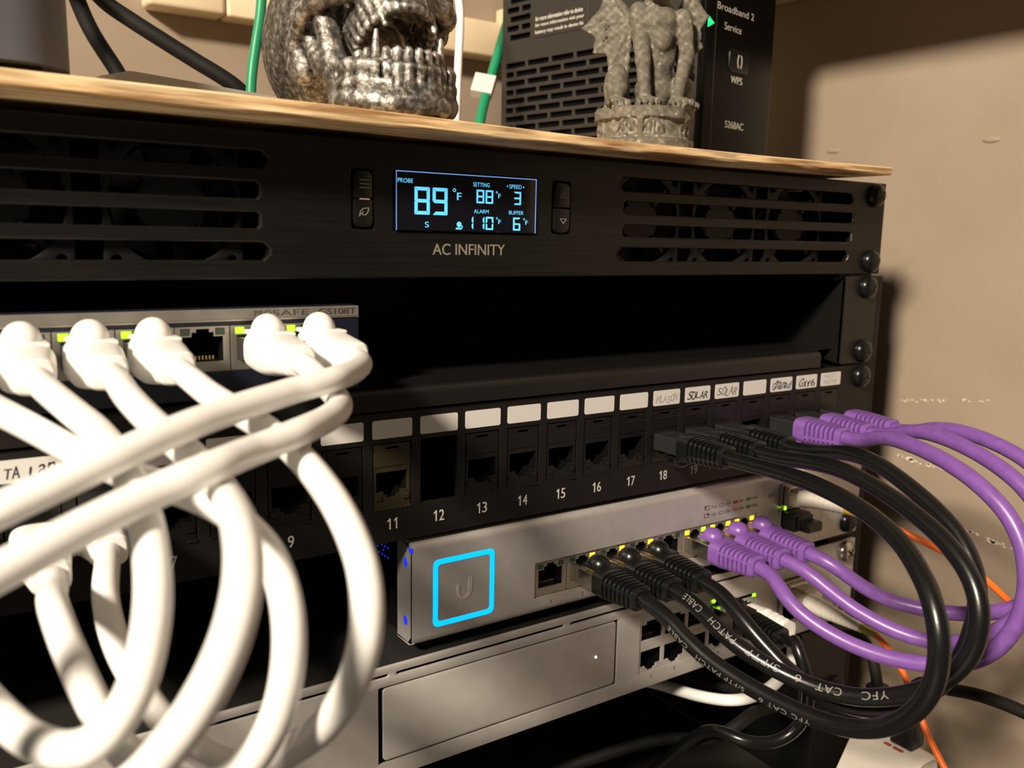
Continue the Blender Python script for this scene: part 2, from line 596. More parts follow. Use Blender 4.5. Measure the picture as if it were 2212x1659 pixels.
# ------------------------------------------------------------------ screws
def screw_mesh(m, name='screw'):
    bm = B()
    n = 28
    prof = [(5.7, 0), (5.7, -.5), (5.5, -1.5), (4.9, -2.7), (3.7, -3.6), (2.0, -4.1), (0.01, -4.2)]
    vs = [(r * math.cos(6.28319 * k / n), y, r * math.sin(6.28319 * k / n)) for r, y in prof for k in range(n)]
    add(bm, vs, [[i * n + k, i * n + (k + 1) % n, (i + 1) * n + (k + 1) % n, (i + 1) * n + k] for i in range(len(prof) - 1) for k in range(n)] + [list(range(n))])
    for rot in (0.5, 0.5 + math.pi / 2):
        box(bm, -2.6, 2.6, -4.28, -3.2, -.62, .62, 0.2, 1, 1, Matrix.Rotation(rot, 4, 'Y'))
    return mesh_from(bm, name, [m, RECESS], 35)
SCREW_ME = screw_mesh(SCREW)
NICKEL_ME = screw_mesh(NICKEL)
def screws(parent, zs, me=None, y=-0.1, label=None):
    for i, z in enumerate(zs):
        place('screw', me or SCREW_ME, parent, (232.4, y, z), Matrix.Rotation(0.6 * i + 0.2 * z, 4, 'Y'), label)

# ------------------------------------------------------------------ fan panel
fp = thing('rack_fan_panel', 'black rack fan panel with a glowing blue temperature display', 'fan panel', (0, 0, -44))
def oct_slot(x0, x1, z0, z1, left, right, k=0.36):
    c = (z1 - z0) * k
    p = []
    if left: p += [(x0, z0 + c), (x0 + c, z0)]
    else: p += [(x0, z0)]
    if right: p += [(x1 - c, z0), (x1, z0 + c), (x1, z1 - c), (x1 - c, z1)]
    else: p += [(x1, z0), (x1, z1)]
    if left: p += [(x0 + c, z1), (x0, z1 - c)]
    else: p += [(x0, z1)]
    return p
slots = []
for z0, z1, xa, xb in ((-11.2, -6.1, 69.6, 216.2), (-20.1, -15.2, 72.4, 217.0), (-28.9, -24.2, 72.4, 217.0), (-38.4, -33.1, 69.6, 215.6)):
    k = .38 if xa < 70 else .2
    slots.append(oct_slot(xa, xb, z0, z1, 1, 1, k))
    slots.append(oct_slot(-xb, -xa + 1.5, z0, z1, 1, 1, k))
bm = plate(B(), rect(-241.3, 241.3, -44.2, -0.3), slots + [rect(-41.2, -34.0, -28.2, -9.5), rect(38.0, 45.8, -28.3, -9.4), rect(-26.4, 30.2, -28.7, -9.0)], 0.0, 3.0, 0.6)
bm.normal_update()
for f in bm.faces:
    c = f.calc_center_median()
    if abs(f.normal.y) < .9 and c.y < .62 and abs(c.x) < 217.5 and -39 < c.z < -5: f.material_index = 1  # bevels round the openings get the glint-coloured metal
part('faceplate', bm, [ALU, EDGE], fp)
bm = B()
box(bm, -220, 220, 3.2, 4.2, -6, -2.5); box(bm, -220, 220, 3.2, 60, -2.5, -1.9); box(bm, -220, 220, 3.2, 60, -43.6, -43)
box(bm, -220, 220, 44, 60, -43, -2.5); box(bm, -66, 66, 4, 44, -43, -2.5)
part('housing', bm, POWDER, fp)
# forty millimetre fans behind the slots
def fan_frame():
    bm = B()
    plate(bm, rrect(-20, 20, -20, 20, 2), [circle(0, 0, 18.6, 40)] + [circle(a, b, 1.6, 12) for a in (-16.6, 16.6) for b in (-16.6, 16.6)], 0, 3.0, 0.3)
    for a in (45, 135, 225, 315):
        M = Matrix.Rotation(math.radians(a), 4, 'Y')
        box(bm, 9, 19.2, 1.2, 2.6, -.9, .9, 0, 1, 0, M)
    return bm
def fan_rotor():
    bm = B()
    n = 36
    pr = [(0.01, .2), (9.6, .2), (10.4, 1.0), (10.4, 9)]
    add(bm, [(r * math.cos(6.28319 * k / n), y, r * math.sin(6.28319 * k / n)) for r, y in pr for k in range(n)],
        [[i * n + k, i * n + (k + 1) % n, (i + 1) * n + (k + 1) % n, (i + 1) * n + k] for i in range(3) for k in range(n)])
    for k in range(7):
        a0 = 6.28319 * k / 7
        q = []
        for i in range(5):
            r = 10 + 8 * i / 4
            for s, y in ((0, 3.2), (0.62 + .05 * i, 8.5)):
                q.append((r * math.cos(a0 + s), y, r * math.sin(a0 + s)))
        v = q + [(x, y + .8, z) for x, y, z in q]
        f = []
        for i in range(4):
            f += [[2 * i, 2 * i + 1, 2 * i + 3, 2 * i + 2], [10 + 2 * i, 10 + 2 * i + 2, 10 + 2 * i + 3, 10 + 2 * i + 1]]
            f += [[2 * i, 2 * i + 2, 10 + 2 * i + 2, 10 + 2 * i], [2 * i + 1, 10 + 2 * i + 1, 10 + 2 * i + 3, 2 * i + 3]]
        f += [[0, 10, 11, 1], [8, 9, 19, 18]]
        add(bm, v, f)
    return bm
FF = mesh_from(fan_frame(), 'fan', FAN, 30)
FR = mesh_from(fan_rotor(), 'rotor', FAN, 30)
for cx in (-187.6, -140.4, -92.9, 92.9, 140.4, 187.6):
    f = place('fan', FF, fp, (cx, 11, -22.2))
    place('rotor', FR, f, (cx, 13.2, -22.2), Matrix.Rotation(cx * 0.37, 4, 'Y'))
# buttons
def button(x0, x1, z0, z1, round_top):
    r = 2.2
    pts = []
    full = rrect(x0, x1, z0, z1, r)
    sq = rrect(x0, x1, z0, z1, 0.4)
    zm = (z0 + z1) / 2
    a, b = (full, sq) if round_top else (sq, full)
    pts = [p for p in a if p[1] > zm] + [p for p in b if p[1] <= zm]
    bm = B()
    plate(bm, pts, [], -0.7, 3.0, 0.35)
    return bm
def bar(bm, x0, z0, x1, z1, w, y0, y1, mi=0):
    d = math.hypot(x1 - x0, z1 - z0)
    nx, nz = -(z1 - z0) / d * w / 2, (x1 - x0) / d * w / 2
    return prism(bm, [(x0 + nx, z0 + nz), (x1 + nx, z1 + nz), (x1 - nx, z1 - nz), (x0 - nx, z0 - nz)], y0, y1, mi)
def strokes(bm, pts, w, y0=-0.85, y1=-0.6):
    for a, b in zip(pts, pts[1:]): bar(bm, a[0], a[1], b[0], b[1], w, y0, y1)
    return bm
for kind, x0, x1, z0, z1, rt in (('menu', -40.8, -34.4, -18.6, -9.9, 1), ('leaf', -40.8, -34.4, -27.8, -19.0, 0), ('up', 38.4, 45.4, -18.8, -9.8, 1), ('down', 38.4, 45.4, -28.0, -19.2, 0)):
    b = part('button', button(x0, x1, z0, z1, rt), PLASTIC, fp, smooth=30)
    bm = B()
    if kind == 'menu':
        for z in (-12.9, -14.1, -15.3): bar(bm, -38.9, z, -35.5, z, .35, -.85, -.6)
    elif kind == 'leaf':
        arc = [(-39.0, -24.4), (-38.6, -22.6), (-37.6, -21.8), (-35.7, -21.6), (-36.1, -23.0), (-37.0, -23.9), (-38.5, -23.7), (-37.6, -22.8)]
        strokes(bm, arc, .28)
    elif kind == 'up':
        strokes(bm, [(40.8, -15.2), (43.8, -15.2), (42.3, -13.4), (40.8, -15.2)], .28)
    else:
        strokes(bm, [(41.0, -22.9), (44.0, -22.9), (42.5, -24.6), (41.0, -22.9)], .28)
    part('icon', bm, PRINTG, b)
part('status_light', box(B(), -38.6, -35.2, -.5, .2, -18.95, -18.7), glow('status_led', (0.7, 0.45, 0.35, 1), 0.5), fp)
# display
dp = part('display', box(B(), -26.2, 30.0, -0.9, 2.5, -28.5, -9.2, 0.35), GLASS, fp)
bm = B()
box(bm, -26.1, 29.9, -1.0, -.6, -9.5, -9.22); box(bm, 29.55, 29.85, -1.0, -.6, -28.4, -9.4)
box(bm, -26.1, -25.95, -1.0, -.6, -28.4, -9.4)
part('edge_light', bm, LCDEDGE, dp)
SEG = {'0': 'abcdef', '1': 'bc', '3': 'abgcd', '6': 'afgedc', '8': 'abcdefg', '9': 'abcdfg', 'l': 'ef'}
def digit(bm, ch, x0, x1, z0, z1, w, y0=-1.02, y1=-.9):
    zm = (z0 + z1) / 2
    g = w * .10
    h = w
    P = {'a': [(x0 + g, z1), (x1 - g, z1), (x1 - h - g, z1 - h), (x0 + h + g, z1 - h)],
         'd': [(x0 + h + g, z0 + h), (x1 - h - g, z0 + h), (x1 - g, z0), (x0 + g, z0)],
         'f': [(x0, z1 - g), (x0 + h, z1 - h - g), (x0 + h, zm + h / 2 + g), (x0, zm + g)],
         'b': [(x1 - h, z1 - h - g), (x1, z1 - g), (x1, zm + g), (x1 - h, zm + h / 2 + g)],
         'e': [(x0, zm - g), (x0 + h, zm - h / 2 - g), (x0 + h, z0 + h + g), (x0, z0 + g)],
         'c': [(x1 - h, zm - h / 2 - g), (x1, zm - g), (x1, z0 + g), (x1 - h, z0 + h + g)],
         'g': [(x0 + g, zm), (x0 + h * .6 + g, zm + h / 2), (x1 - h * .6 - g, zm + h / 2), (x1 - g, zm), (x1 - h * .6 - g, zm - h / 2), (x0 + h * .6 + g, zm - h / 2)]}
    for s in SEG[ch]: prism(bm, P[s], y0, y1)
bm = B()
digit(bm, '8', -19.4, -13.7, -23.1, -14.1, 1.15); digit(bm, '9', -12.6, -6.9, -23.1, -14.1, 1.15)
digit(bm, '8', 4.6, 7.7, -18.6, -14.0, .62); digit(bm, '8', 8.3, 11.4, -18.6, -14.0, .62)
digit(bm, '3', 20.1, 23.2, -18.6, -14.0, .62)
digit(bm, '1', .6, 3.4, -27.6, -23.1, .6); digit(bm, '1', 4.8, 7.9, -27.6, -23.1, .6); digit(bm, '0', 8.5, 11.6, -27.6, -23.1, .6)
digit(bm, '6', 20.0, 23.1, -27.6, -23.0, .62)
part('lit_digits', bm, LCD, dp, label='glowing blue seven-segment digits')
bm = B()
text(bm, 'PROBE', -25.6, -20.0, -13.0, -11.6, -1.0); text(bm, 'SETTING', 3.2, 9.9, -13.0, -11.6, -1.0)
text(bm, 'SPEED', 18.1, 23.4, -13.0, -11.6, -1.0); text(bm, 'ALARM', 3.6, 9.6, -22.0, -20.7, -1.0)
text(bm, 'BUFFER', 18.1, 24.4, -22.0, -20.7, -1.0); text(bm, 'S', -15.5, -14.0, -27.3, -25.4, -1.0)
for x, z in ((17.3, -12.3), (24.2, -12.3)): ngon(bm, circle(x, z, .28, 10), -1.0)
for x, z, k in ((-4.9, -15.3, 1.5), (12.5, -15.0, .9), (12.7, -23.9, .9), (24.3, -23.9, .9)):
    plate(bm, circle(x + .45 * k, z + .45 * k, .42 * k, 14), [circle(x + .45 * k, z + .45 * k, .24 * k, 14)], -1.02, .05)
    text(bm, 'F', x + 1.15 * k, x + 2.3 * k, z - 1.7 * k, z - .05 * k, -1.0, bold=.06)
ngon(bm, circle(-2.3, -26.0, .95, 20), -1.0); prism(bm, rect(-3.5, -1.2, -27.7, -27.1), -1.02, -.9); strokes(bm, [(-1.3, -26.3), (-.9, -26.8), (-1.3, -27.2)], .3, -1.02, -.9)
part('lit_wording', bm, LCD, dp, label='small glowing blue captions and bell symbol')
part('wordmark', text(B(), 'AC INFINITY', -12.0, 17.2, -36.4, -32.6, -.05, bold=.07), PRINTB, fp)
screws(fp, (-6.35, -38.1))

# ------------------------------------------------------------------ rack shelf with the small switch on it
sh = thing('rack_shelf', 'empty-fronted black cantilever rack shelf under the fan panel', 'shelf', (0, 60, -88))
bm = B()
box(bm, -217, 217, 6, 210, -81.6, -80.5, 0.2)
n = 10
pr = [(217, 8, -80.5)]
lip = []
for i in range(n + 1):
    a = math.radians(90 * i / n)
    lip.append((-1.5 + 3.6 * (1 - math.sin(a)), -84.1 + 3.6 * math.cos(a - math.pi / 2 + math.pi / 2) ))
prof = [(6.2, -80.6)] + [(2.0 - 3.2 * math.sin(math.radians(9 * i)), -83.8 + 3.2 * math.cos(math.radians(9 * i))) for i in range(11)] + [(-1.2, -88.4), (-.2, -88.4), (-.2, -84), (2.0, -81.8), (6.2, -81.6)]
m = len(prof)
add(bm, [(x, y, z) for x in (-199, 199) for y, z in prof], [[k, (k + 1) % m, m + (k + 1) % m, m + k] for k in range(m)] + [list(range(m)), [m + k for k in range(m)]])
part('tray', bm, SHELF, sh, smooth=40)
for sx in (-1, 1):
    bm = B()
    a, b = sorted((sx * 216, sx * 241.3))
    plate(bm, rrect(a, b, -88.4, -45.2, 1), [], 0.4, 2.0, 0.2)
    add(bm, [(sx * x, y, z) for x in (216, 217.2) for y, z in ((1, -46), (1, -88), (30, -84), (205, -82), (205, -74), (60, -62))], [[0, 1, 2, 3, 4, 5], [6, 7, 8, 9, 10, 11]] + [[k, (k + 1) % 6, 6 + (k + 1) % 6, 6 + k] for k in range(6)])
    part('ear', bm, SHELF, sh)
screws(sh, (-50.8, -82.55), y=.2)

# ------------------------------------------------------------------ RJ45 openings
def rj(cx, cz, w=11.9, h=7.6, up=True):
    """outline of a jack opening with its stepped latch notch, notch up or down"""
    hw = w / 2
    s = 1 if up else -1
    base, top = cz - s * h / 2, cz + s * h / 2
    p = [(cx - hw, base), (cx + hw, base), (cx + hw, top), (cx + 3.2, top), (cx + 3.2, top + s * 1.3), (cx + 1.9, top + s * 1.3), (cx + 1.9, top + s * 2.3),
         (cx - 1.9, top + s * 2.3), (cx - 1.9, top + s * 1.3), (cx - 3.2, top + s * 1.3), (cx - 3.2, top), (cx - hw, top)]
    return p if up else p[::-1]
def pins(up=True, y=3.0):
    bm = B()
    s = 1 if up else -1
    for k in range(8):
        x = (k - 3.5) * 1.02
        box(bm, x - .22, x + .22, y, y + 6, -s * 3.4 - .2, -s * 3.4 + .2)
        box(bm, x - .22, x + .22, y, y + .4, -s * 3.4 - .2, -s * 3.4 + s * 1.1)
    return bm
def cavity(bm, outline, y0, y1, mi=1):
    n = len(outline)
    add(bm, [(x, y0, z) for x, z in outline] + [(x, y1, z) for x, z in outline],
        [[i, n + i, n + (i + 1) % n, (i + 1) % n] for i in range(n)] + [list(range(n, 2 * n))], mi)
    return bm
PIN_UP = mesh_from(pins(True), 'contact_pins', GOLD)
PIN_DN = mesh_from(pins(False), 'contact_pins', GOLD)

# ------------------------------------------------------------------ small desktop switch
gw = thing('desktop_switch', 'small navy desktop switch with white cables on the rack shelf', 'network switch', (-118, 40, -80.4))
GX = [-57 - 16 * k for k in range(8)]
bm = B()
plate(bm, rect(-197, -39.4, -79.9, -56.2), [rect(-178.0, -48.4, -71.4, -57.7)], 0.0, 1.2, 0.2)
box(bm, -197, -39.4, 14, 101, -79.9, -52.8, 0.3); box(bm, -197, -39.4, 1.2, 14, -56.2, -52.8); box(bm, -197, -39.4, 1.2, 14, -79.9, -78.9); box(bm, -40.4, -39.4, 1.2, 14, -78.9, -56.2); box(bm, -197, -196, 1.2, 14, -78.9, -56.2)
part('case', bm, NAVY, gw)
part('name_strip', box(B(), -197, -39.4, -.25, 1.1, -56.0, -52.9, 0.15), GREYPL, gw)
part('trim_line', box(B(), -197, -39.4, -.35, 1.0, -56.5, -56.0), PORTM, gw)
bm = B()
text(bm, 'PRO', -73.6, -68.4, -55.3, -53.5, -.3); text(bm, 'SAFE', -67.9, -56.4, -55.3, -53.5, -.3)
text(bm, 'GS108T', -53.0, -40.4, -55.4, -53.5, -.3, bold=.12)
part('wordmark', bm, PRINTD, gw)
def block_port(w=15.9, zc=0.0, h=13.6):
    """shielded jack of a row: metal face with stepped opening, dark cavity behind"""
    bm = B()
    o = rj(0, 0, 11.8, 7.4, True)
    plate(bm, rect(-w / 2 + .1, w / 2 - .1, zc - h / 2, zc + h / 2), [o, rect(-6.4, -3.7, 4.2, 6.2), rect(3.7, 6.4, 4.2, 6.2)], 0.0, .6, .08)
    cavity(bm, o, .6, 11)
    return bm
GPORT = mesh_from(block_port(), 'port', [PORTM, VOID])
def led_pair(parent, cx, cz, y, colors):
    for (dx, m) in zip((-5.05, 5.05), colors):
        part('indicator', box(B(), cx + dx - 1.3, cx + dx + 1.3, y, y + 1.5, cz + 4.25, cz + 6.15), m, parent)
LOFF = Mat('unlit_indicator', (0.03, 0.05, 0.03, 1), 0.3).m
for i, gx in enumerate(GX):
    p = place('port', GPORT, gw, (gx, 0.15, -64.6))
    place('contact_pins', PIN_UP, p, (gx, 0.15, -64.6))
    lit = {0: (LEDG, LOFF), 1: (LEDG, LEDG), 2: (LOFF, LOFF), 3: (LEDG, LEDG), 4: (LEDG, LEDG), 5: (LEDG, LOFF), 6: (LEDG, LEDG)}.get(i, (LOFF, LOFF))
    led_pair(p, gx, -64.6, 0.1, lit)

# ------------------------------------------------------------------ patch panel
pp = thing('patch_bay', 'black 24-port patch panel with white paper labels and printed numbers', 'patch panel', (0, 0, -135))
PITCH = 18.19
PXS = [(k - 12.5) * PITCH for k in range(1, 25)]
holes = [rect(x - 7.3, x + 7.3, -122.9, -100.0) for x in PXS]
part('faceplate', plate(B(), rrect(-241.3, 241.3, -135.4, -89.4, 1), holes, 0.0, 1.6, 0.15), POWDER, pp)
bm = B()
box(bm, -219, 219, 25, 27, -134, -90); box(bm, -219, 219, 1.7, 25, -90.6, -89.8)
part('rear_shell', bm, VOID, pp)
def keystone():
    bm = B()
    o = rj(0, 0, 11.9, 6.8, False)
    plate(bm, rect(-6.9, 6.9, -9.3, 13.2), [o, rect(-2.5, 2.5, 11.4, 12.2)], 0.0, 1.2, .15)
    cavity(bm, o, 1.2, 13)
    box(bm, -6.9, 6.9, -.35, .3, 5.4, 10.4, .25)
    box(bm, -6.6, -4.4, -.7, .2, -6.3, -4.6, .2); box(bm, 3.6, 6.2, -.7, .2, -6.6, -4.6, .2)
    box(bm, 4.2, 7.0, -.9, .3, -9.9, -8.9, .3); box(bm, -6.9, 4.0, -.5, .3, -9.8, -9.1, .2)
    return bm
KEY = mesh_from(keystone(), 'jack', [PLASTIC, VOID])
_k = Mat('olive_tinted_plastic', (0.024, 0.020, 0.008, 1), 0.4); _k.bump(_k.noise(2200), 0.06, 0.0001)
KEY2 = KEY.copy(); KEY2.materials[0] = _k.m
for k, x in enumerate(PXS, 1):
    if k == 12: continue
    j = place('jack', KEY2 if k == 11 else KEY, pp, (x, 0.3, -113.6), label='jack with an olive-tinted face' if k == 11 else None)
    place('contact_pins', PIN_DN, j, (x, 1.5, -113.6))
LAB = mesh_from(plate(B(), rrect(-7.5, 7.5, -3.2, 3.2, .7, 3), [], 0, .3, 0), 'paper_label', PAPER)
HAND = {5: ('TA Lan', INK, .2), 18: ('PLASON', FAINTINK, .2), 19: ('SOLAR', INK, .25), 20: ('SOLAR', PRINTG, .25), 22: ('Gmanad', INK, .3), 23: ('Gxf6', INK, .3), 24: None}
random.seed(3)
for k, x in enumerate(PXS, 1):
    l = place('paper_label', LAB, pp, (x, -.2, -95.0))
    if k in HAND:
        bm = B()
        if k == 24:
            text(bm, 'NEST', x - 5, x + 4.4, -94.4, -92.6, -.24, .1); text(bm, 'METER', x - 5.4, x + 5, -97.5, -95.3, -.24, .1)
            m = FAINTINK
        else:
            s, m, shr = HAND[k]
            v, fa = None, None
            n = len(s); w = 12.4 / n
            for i, ch in enumerate(s):
                if ch == ' ': continue
                h = random.uniform(2.6, 3.9)
                b = -97.2 + random.uniform(-.3, .5)
                text(bm, ch, x - 6.4 + i * w, x - 6.4 + (i + .92) * w, b, b + h, -.24, shr * random.uniform(.4, 1.5), bold=.05)
        part('handwriting', bm, m, l)
bm = B()
for k, x in enumerate(PXS, 1):
    w = 1.35 if k < 10 else 2.75
    number(bm, str(k), x, -130.7, 4.0, -.05)
part('port_numbers', bm, PRINTW, pp)
screws(pp, (-95.25, -127.0))

# ------------------------------------------------------------------ silver switch with the ring light
ps = thing('ethernet_switch', 'silver half-width switch with a glowing cyan square ring', 'network switch', (90, 60, -177))
z0, z1 = -176.8, -137.2
ob = rect(34.0, 162.4, -169.9, -155.3)
so1, so2 = rrect(177.0, 191.6, -154.6, -143.6, .6, 2), rrect(177.0, 191.6, -166.8, -155.8, .6, 2)
bm = plate(B(), rect(-19.6, 194.6, z0 + 3.4, z1 - 3.4), [ob, so1, so2], 0.0, 1.2, 0)
for top in (1, -1):
    zz = z1 - 3.4 if top == 1 else z0 + 3.4
    prof = [(3.4 - 3.4 * math.cos(math.radians(9 * i)), zz + top * 3.4 * math.sin(math.radians(9 * i))) for i in range(11)] + [(12, zz + top * 3.4), (12, zz + top * 2.4), (3.4, zz + top * 2.4), (1.2, zz)]
    m = len(prof)
    add(bm, [(x, y, z) for x in (-19.6, 194.6) for y, z in prof], [[k, (k + 1) % m, m + (k + 1) % m, m + k] for k in range(m)] + [list(range(m)), [m + k for k in range(m)]])
plate(bm, rect(0, 0, 0, 0) if 0 else [(-.5, z0 + 1), (11, z0 + .4), (11, z1 - .4), (-.5, z1 - 3.6)], [], 0, 1.0, 0, 0, Matrix(((0, 1, 0, -19.6), (1, 0, 0, 0.9), (0, 0, 1, 0), (0, 0, 0, 1))))
part('fascia', bm, SILVER, ps, smooth=35)
part('body', box(B(), -18.4, 193, 12, 200, z0 + .8, z1 - .8, .5), PLASTIC, ps)
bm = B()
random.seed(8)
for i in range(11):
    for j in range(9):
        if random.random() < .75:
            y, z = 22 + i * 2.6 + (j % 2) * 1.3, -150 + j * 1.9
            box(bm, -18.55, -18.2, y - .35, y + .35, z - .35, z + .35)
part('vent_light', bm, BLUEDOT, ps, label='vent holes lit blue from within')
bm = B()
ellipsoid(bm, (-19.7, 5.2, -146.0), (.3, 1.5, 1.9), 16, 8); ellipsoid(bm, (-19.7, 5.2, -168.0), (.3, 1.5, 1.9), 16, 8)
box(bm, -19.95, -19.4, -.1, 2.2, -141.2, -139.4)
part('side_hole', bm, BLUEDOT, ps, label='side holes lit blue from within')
rl = part('ring_light', plate(B(), rrect(-11.2, 15.1, -171.1, -145.3, 2.2, 6), [rrect(-9.2, 13.1, -169.1, -147.3, 1.2, 5)], -.15, .5, .05), RING, ps)
bm = B()
u = []
for i in range(13):
    a = math.radians(180 + 180 * i / 12)
    u.append((1.9 + 2.7 * math.cos(a), -159.4 + 2.9 * math.sin(a)))
strokes(bm, [(-.8, -156.8)] + u, 1.2, -.25, .1); strokes(bm, [(4.45, -159.4), (4.6, -154.6)], 1.7, -.25, .1)
part('logo', bm, SILVER2, ps)
SW_X = [42.2 + 16 * k for k in range(8)]
SPORT = mesh_from(block_port(15.9, .3, 14.2), 'port', [PORTM, VOID])
for i, x in enumerate(SW_X):
    p = place('port', SPORT, ps, (x, .7, -162.8))
    place('contact_pins', PIN_UP, p, (x, .7, -162.8))
    lit = {1: (LOFF, LEDY), 2: (LOFF, LEDY), 3: (LOFF, LEDY), 5: (LEDY, LEDG), 6: (LEDY, LEDY), 7: (LEDY, LEDY)}.get(i, (LOFF, LOFF))
    led_pair(p, x, -162.8, .6, lit)
bm = B()
for i, x in enumerate(SW_X): number(bm, str(i + 1), x, -173.8, 1.8, -.06)
text(bm, 'SFP 1', 169.0, 174.6, -149.3, -147.6, -.06)
for r, words in ((0, ('PoE', 'OFF', 'PoE+', 'OFF')), (1, ('LINK', 'DOWN', '10/100', '1000'))):
    z = -148.4 - 3.6 * r
    for q, wd in enumerate(words):
        x = 131.0 + q * 9.0
        text(bm, wd, x, x + (3.2 if q < 3 else 3.6), z, z + 1.3, -.06)
    plate(bm, rect(126.5, 129.6, z - .2, z + 1.7), [rect(126.75, 129.35, z + .05, z + 1.45)], -.08, .1)
    plate(bm, rect(135.8, 138.8, z, z + 1.4), [rect(136.0, 138.6, z + .2, z + 1.2)], -.08, .1)
    prism(bm, rect(126.7, 127.7, z + .7, z + 1.5) if r == 0 else rect(128.4, 129.4, z + .7, z + 1.5), -.08, 0)
part('legend', bm, PRINTD, ps)
bm = B()
for r in (0, 1): prism(bm, rect(145.0, 148.0, -148.4 - 3.6 * r, -147.0 - 3.6 * r), -.08, 0)
part('legend_mark', bm, PRINTR, ps, label='red legend marks')
bm = B()
for r in (0, 1): prism(bm, rect(154.0, 157.0, -148.4 - 3.6 * r, -147.0 - 3.6 * r), -.08, 0)
part('legend_mark', bm, PRINTGN, ps, label='green legend marks')
for so, lb in ((so1, 'upper fibre cage'), (so2, 'lower fibre cage')):
    bm = B()
    xs_, zs_ = [p[0] for p in so], [p[1] for p in so]
    a, b, c, d = min(xs_) + .2, max(xs_) - .2, min(zs_) + .2, max(zs_) - .2
    plate(bm, rect(a, b, c, d), [rect(a + .5, b - .5, c + .5, d - .5)], -1.6, 3, .1)
    cavity(bm, rect(a + .5, b - .5, c + .5, d - .5), -1.5, 30)
    part('fibre_cage', bm, [PORTM, VOID], ps, label=lb)
part('link_light', ellipsoid(B(), (179.6, -1.9, -155.4), (.8, .5, 1.0), 12, 8), LEDG, ps)
bm = B()
box(bm, 178.4, 190.2, -9, 4, -165.6, -156.8, .8); box(bm, 181, 191.5, -15, -9, -165.0, -160.2, .8); box(bm, 179.4, 189.4, -11, -9, -164.5, -157.5, .5)
part('dust_plug', bm, PLASTIC, ps, label='black rubber dust plug in the lower fibre cage')
bm = plate(B(), rrect(195.0, 241.3, -178.0, -137.6, 1), [], .6, 1.8, .2)
box(bm, 210.6, 211.0, .5, .8, -177.5, -138)
part('ear_bracket', bm, SILVER, ps)
screws(ps, (-171.45,), y=.5)

# ------------------------------------------------------------------ silver gateway with the drive bay
ug = thing('rack_gateway', 'wide silver rack gateway with a drive-bay door, beneath the ring-lit switch', 'gateway', (0, 120, -225))
z0, z1 = -224.9, -181.3
sl = []
for k in range(-3, 4):
    a = -25.9 + 78.4 * k
    if a > -218 and a + 75 < 220: sl.append(rrect(a, a + 75.2, -185.4, -184.2, .55, 3))
bay = rrect(-33.0, 78.5, -218.4, -188.9, .5, 2)
ports = rect(91.3, 148.3, -217.6, -192.9)
wan, sf = rect(149.7, 165.0, -212.0, -195.5), rect(181.5, 199.5, -215.5, -193.5)
bm = plate(B(), rect(-221, 221, z0, z1), sl + [bay, ports, wan, sf], 0.0, 1.4, .35)
part('fascia', bm, SILVER2, ug, smooth=30)
bm = B()
box(bm, -220.5, 220.5, 1.5, 235, z1 - 1.2, z1 - .2, .3); box(bm, -220.5, 220.5, 1.5, 235, z0 + .2, z0 + 1.2)
for sx in (-220.5, 219.5): box(bm, sx, sx + 1, 1.5, 235, z0 + 1, z1 - 1)
part('chassis', bm, LID, ug)
bm = B()
box(bm, -219, 219, 28, 30, z0 + 1.5, z1 - 1.5)
part('inner_wall', bm, VOID, ug)
d = part('bay_door', plate(B(), rrect(-31.0, 77.3, -217.7, -189.5, 1.4, 4), [], .25, 1.6, .3), SILVER2, ug, smooth=30)
part('door_light', ellipsoid(B(), (66.8, .2, -203.0), (.55, .35, .55), 12, 8), LEDW, d)
LPORT = None
def lan_port(up):
    bm = B()
    o = rj(0, 0, 12.2, 7.4, up)
    plate(bm, rect(-7.0, 7.0, -6.1, 6.1), [o], 0, .8, .08)
    cavity(bm, o, .8, 11)
    return bm
LU, LD = mesh_from(lan_port(True), 'port', [SILVER2, VOID]), mesh_from(lan_port(False), 'port', [SILVER2, VOID])
for k in range(4):
    x = 98.6 + 14.1 * k
    for z, me, pn in ((-199.2, LU, PIN_UP), (-211.4, LD, PIN_DN)):
        p = place('port', me, ug, (x, .6, z))
        place('contact_pins', pn, p, (x, .8, z))
p = place('port', LU, ug, (157.3, .6, -203.6), label='uplink port')
bm = B()
for i in range(4): number(bm, str(2 * i + 2), 98.6 + 14.1 * i, -220.9, 1.7, -.06)
part('port_numbers', bm, PRINTD, ug)
for x, z in ((136.2, -193.6), (139.6, -193.6), (163.8, -196.6)):
    part('indicator', box(B(), x - .7, x + .7, -.3, .6, z - .6, z + .6), LEDG, ug)
bm = B()
plate(bm, rect(182, 199, -215, -194), [rect(182.8, 198.2, -204.2, -194.8), rect(182.8, 198.2, -214.4, -205.0)], -2.2, 4, .1)
cavity(bm, rect(182.8, 198.2, -204.2, -194.8), -2, 22); cavity(bm, rect(182.8, 198.2, -214.4, -205.0), -2, 22)
part('fibre_cage', bm, [PORTM, VOID], ug)
bm = plate(B(), rrect(221.4, 241.3, z0 + .4, z1 - .4, 1), [], .5, 1.8, .2)
part('ear_bracket', bm, SILVER2, ug)
screws(ug, (-187.6, -217.6), NICKEL_ME, y=.4, label='bright nickel screw')

# empty black bracket under the gateway
rb = thing('rack_bracket', 'black rack mounting bracket below the silver gateway', 'bracket', (230, 0, -268))
bm = plate(B(), rrect(203, 241.3, -268.5, -226.2, 1), [], 0.2, 2.0, .2)
box(bm, 203, 204.5, 2, 120, -268, -227, .2)
part('ear', bm, SHELF, rb)
screws(rb, (-262.5,), y=.1)

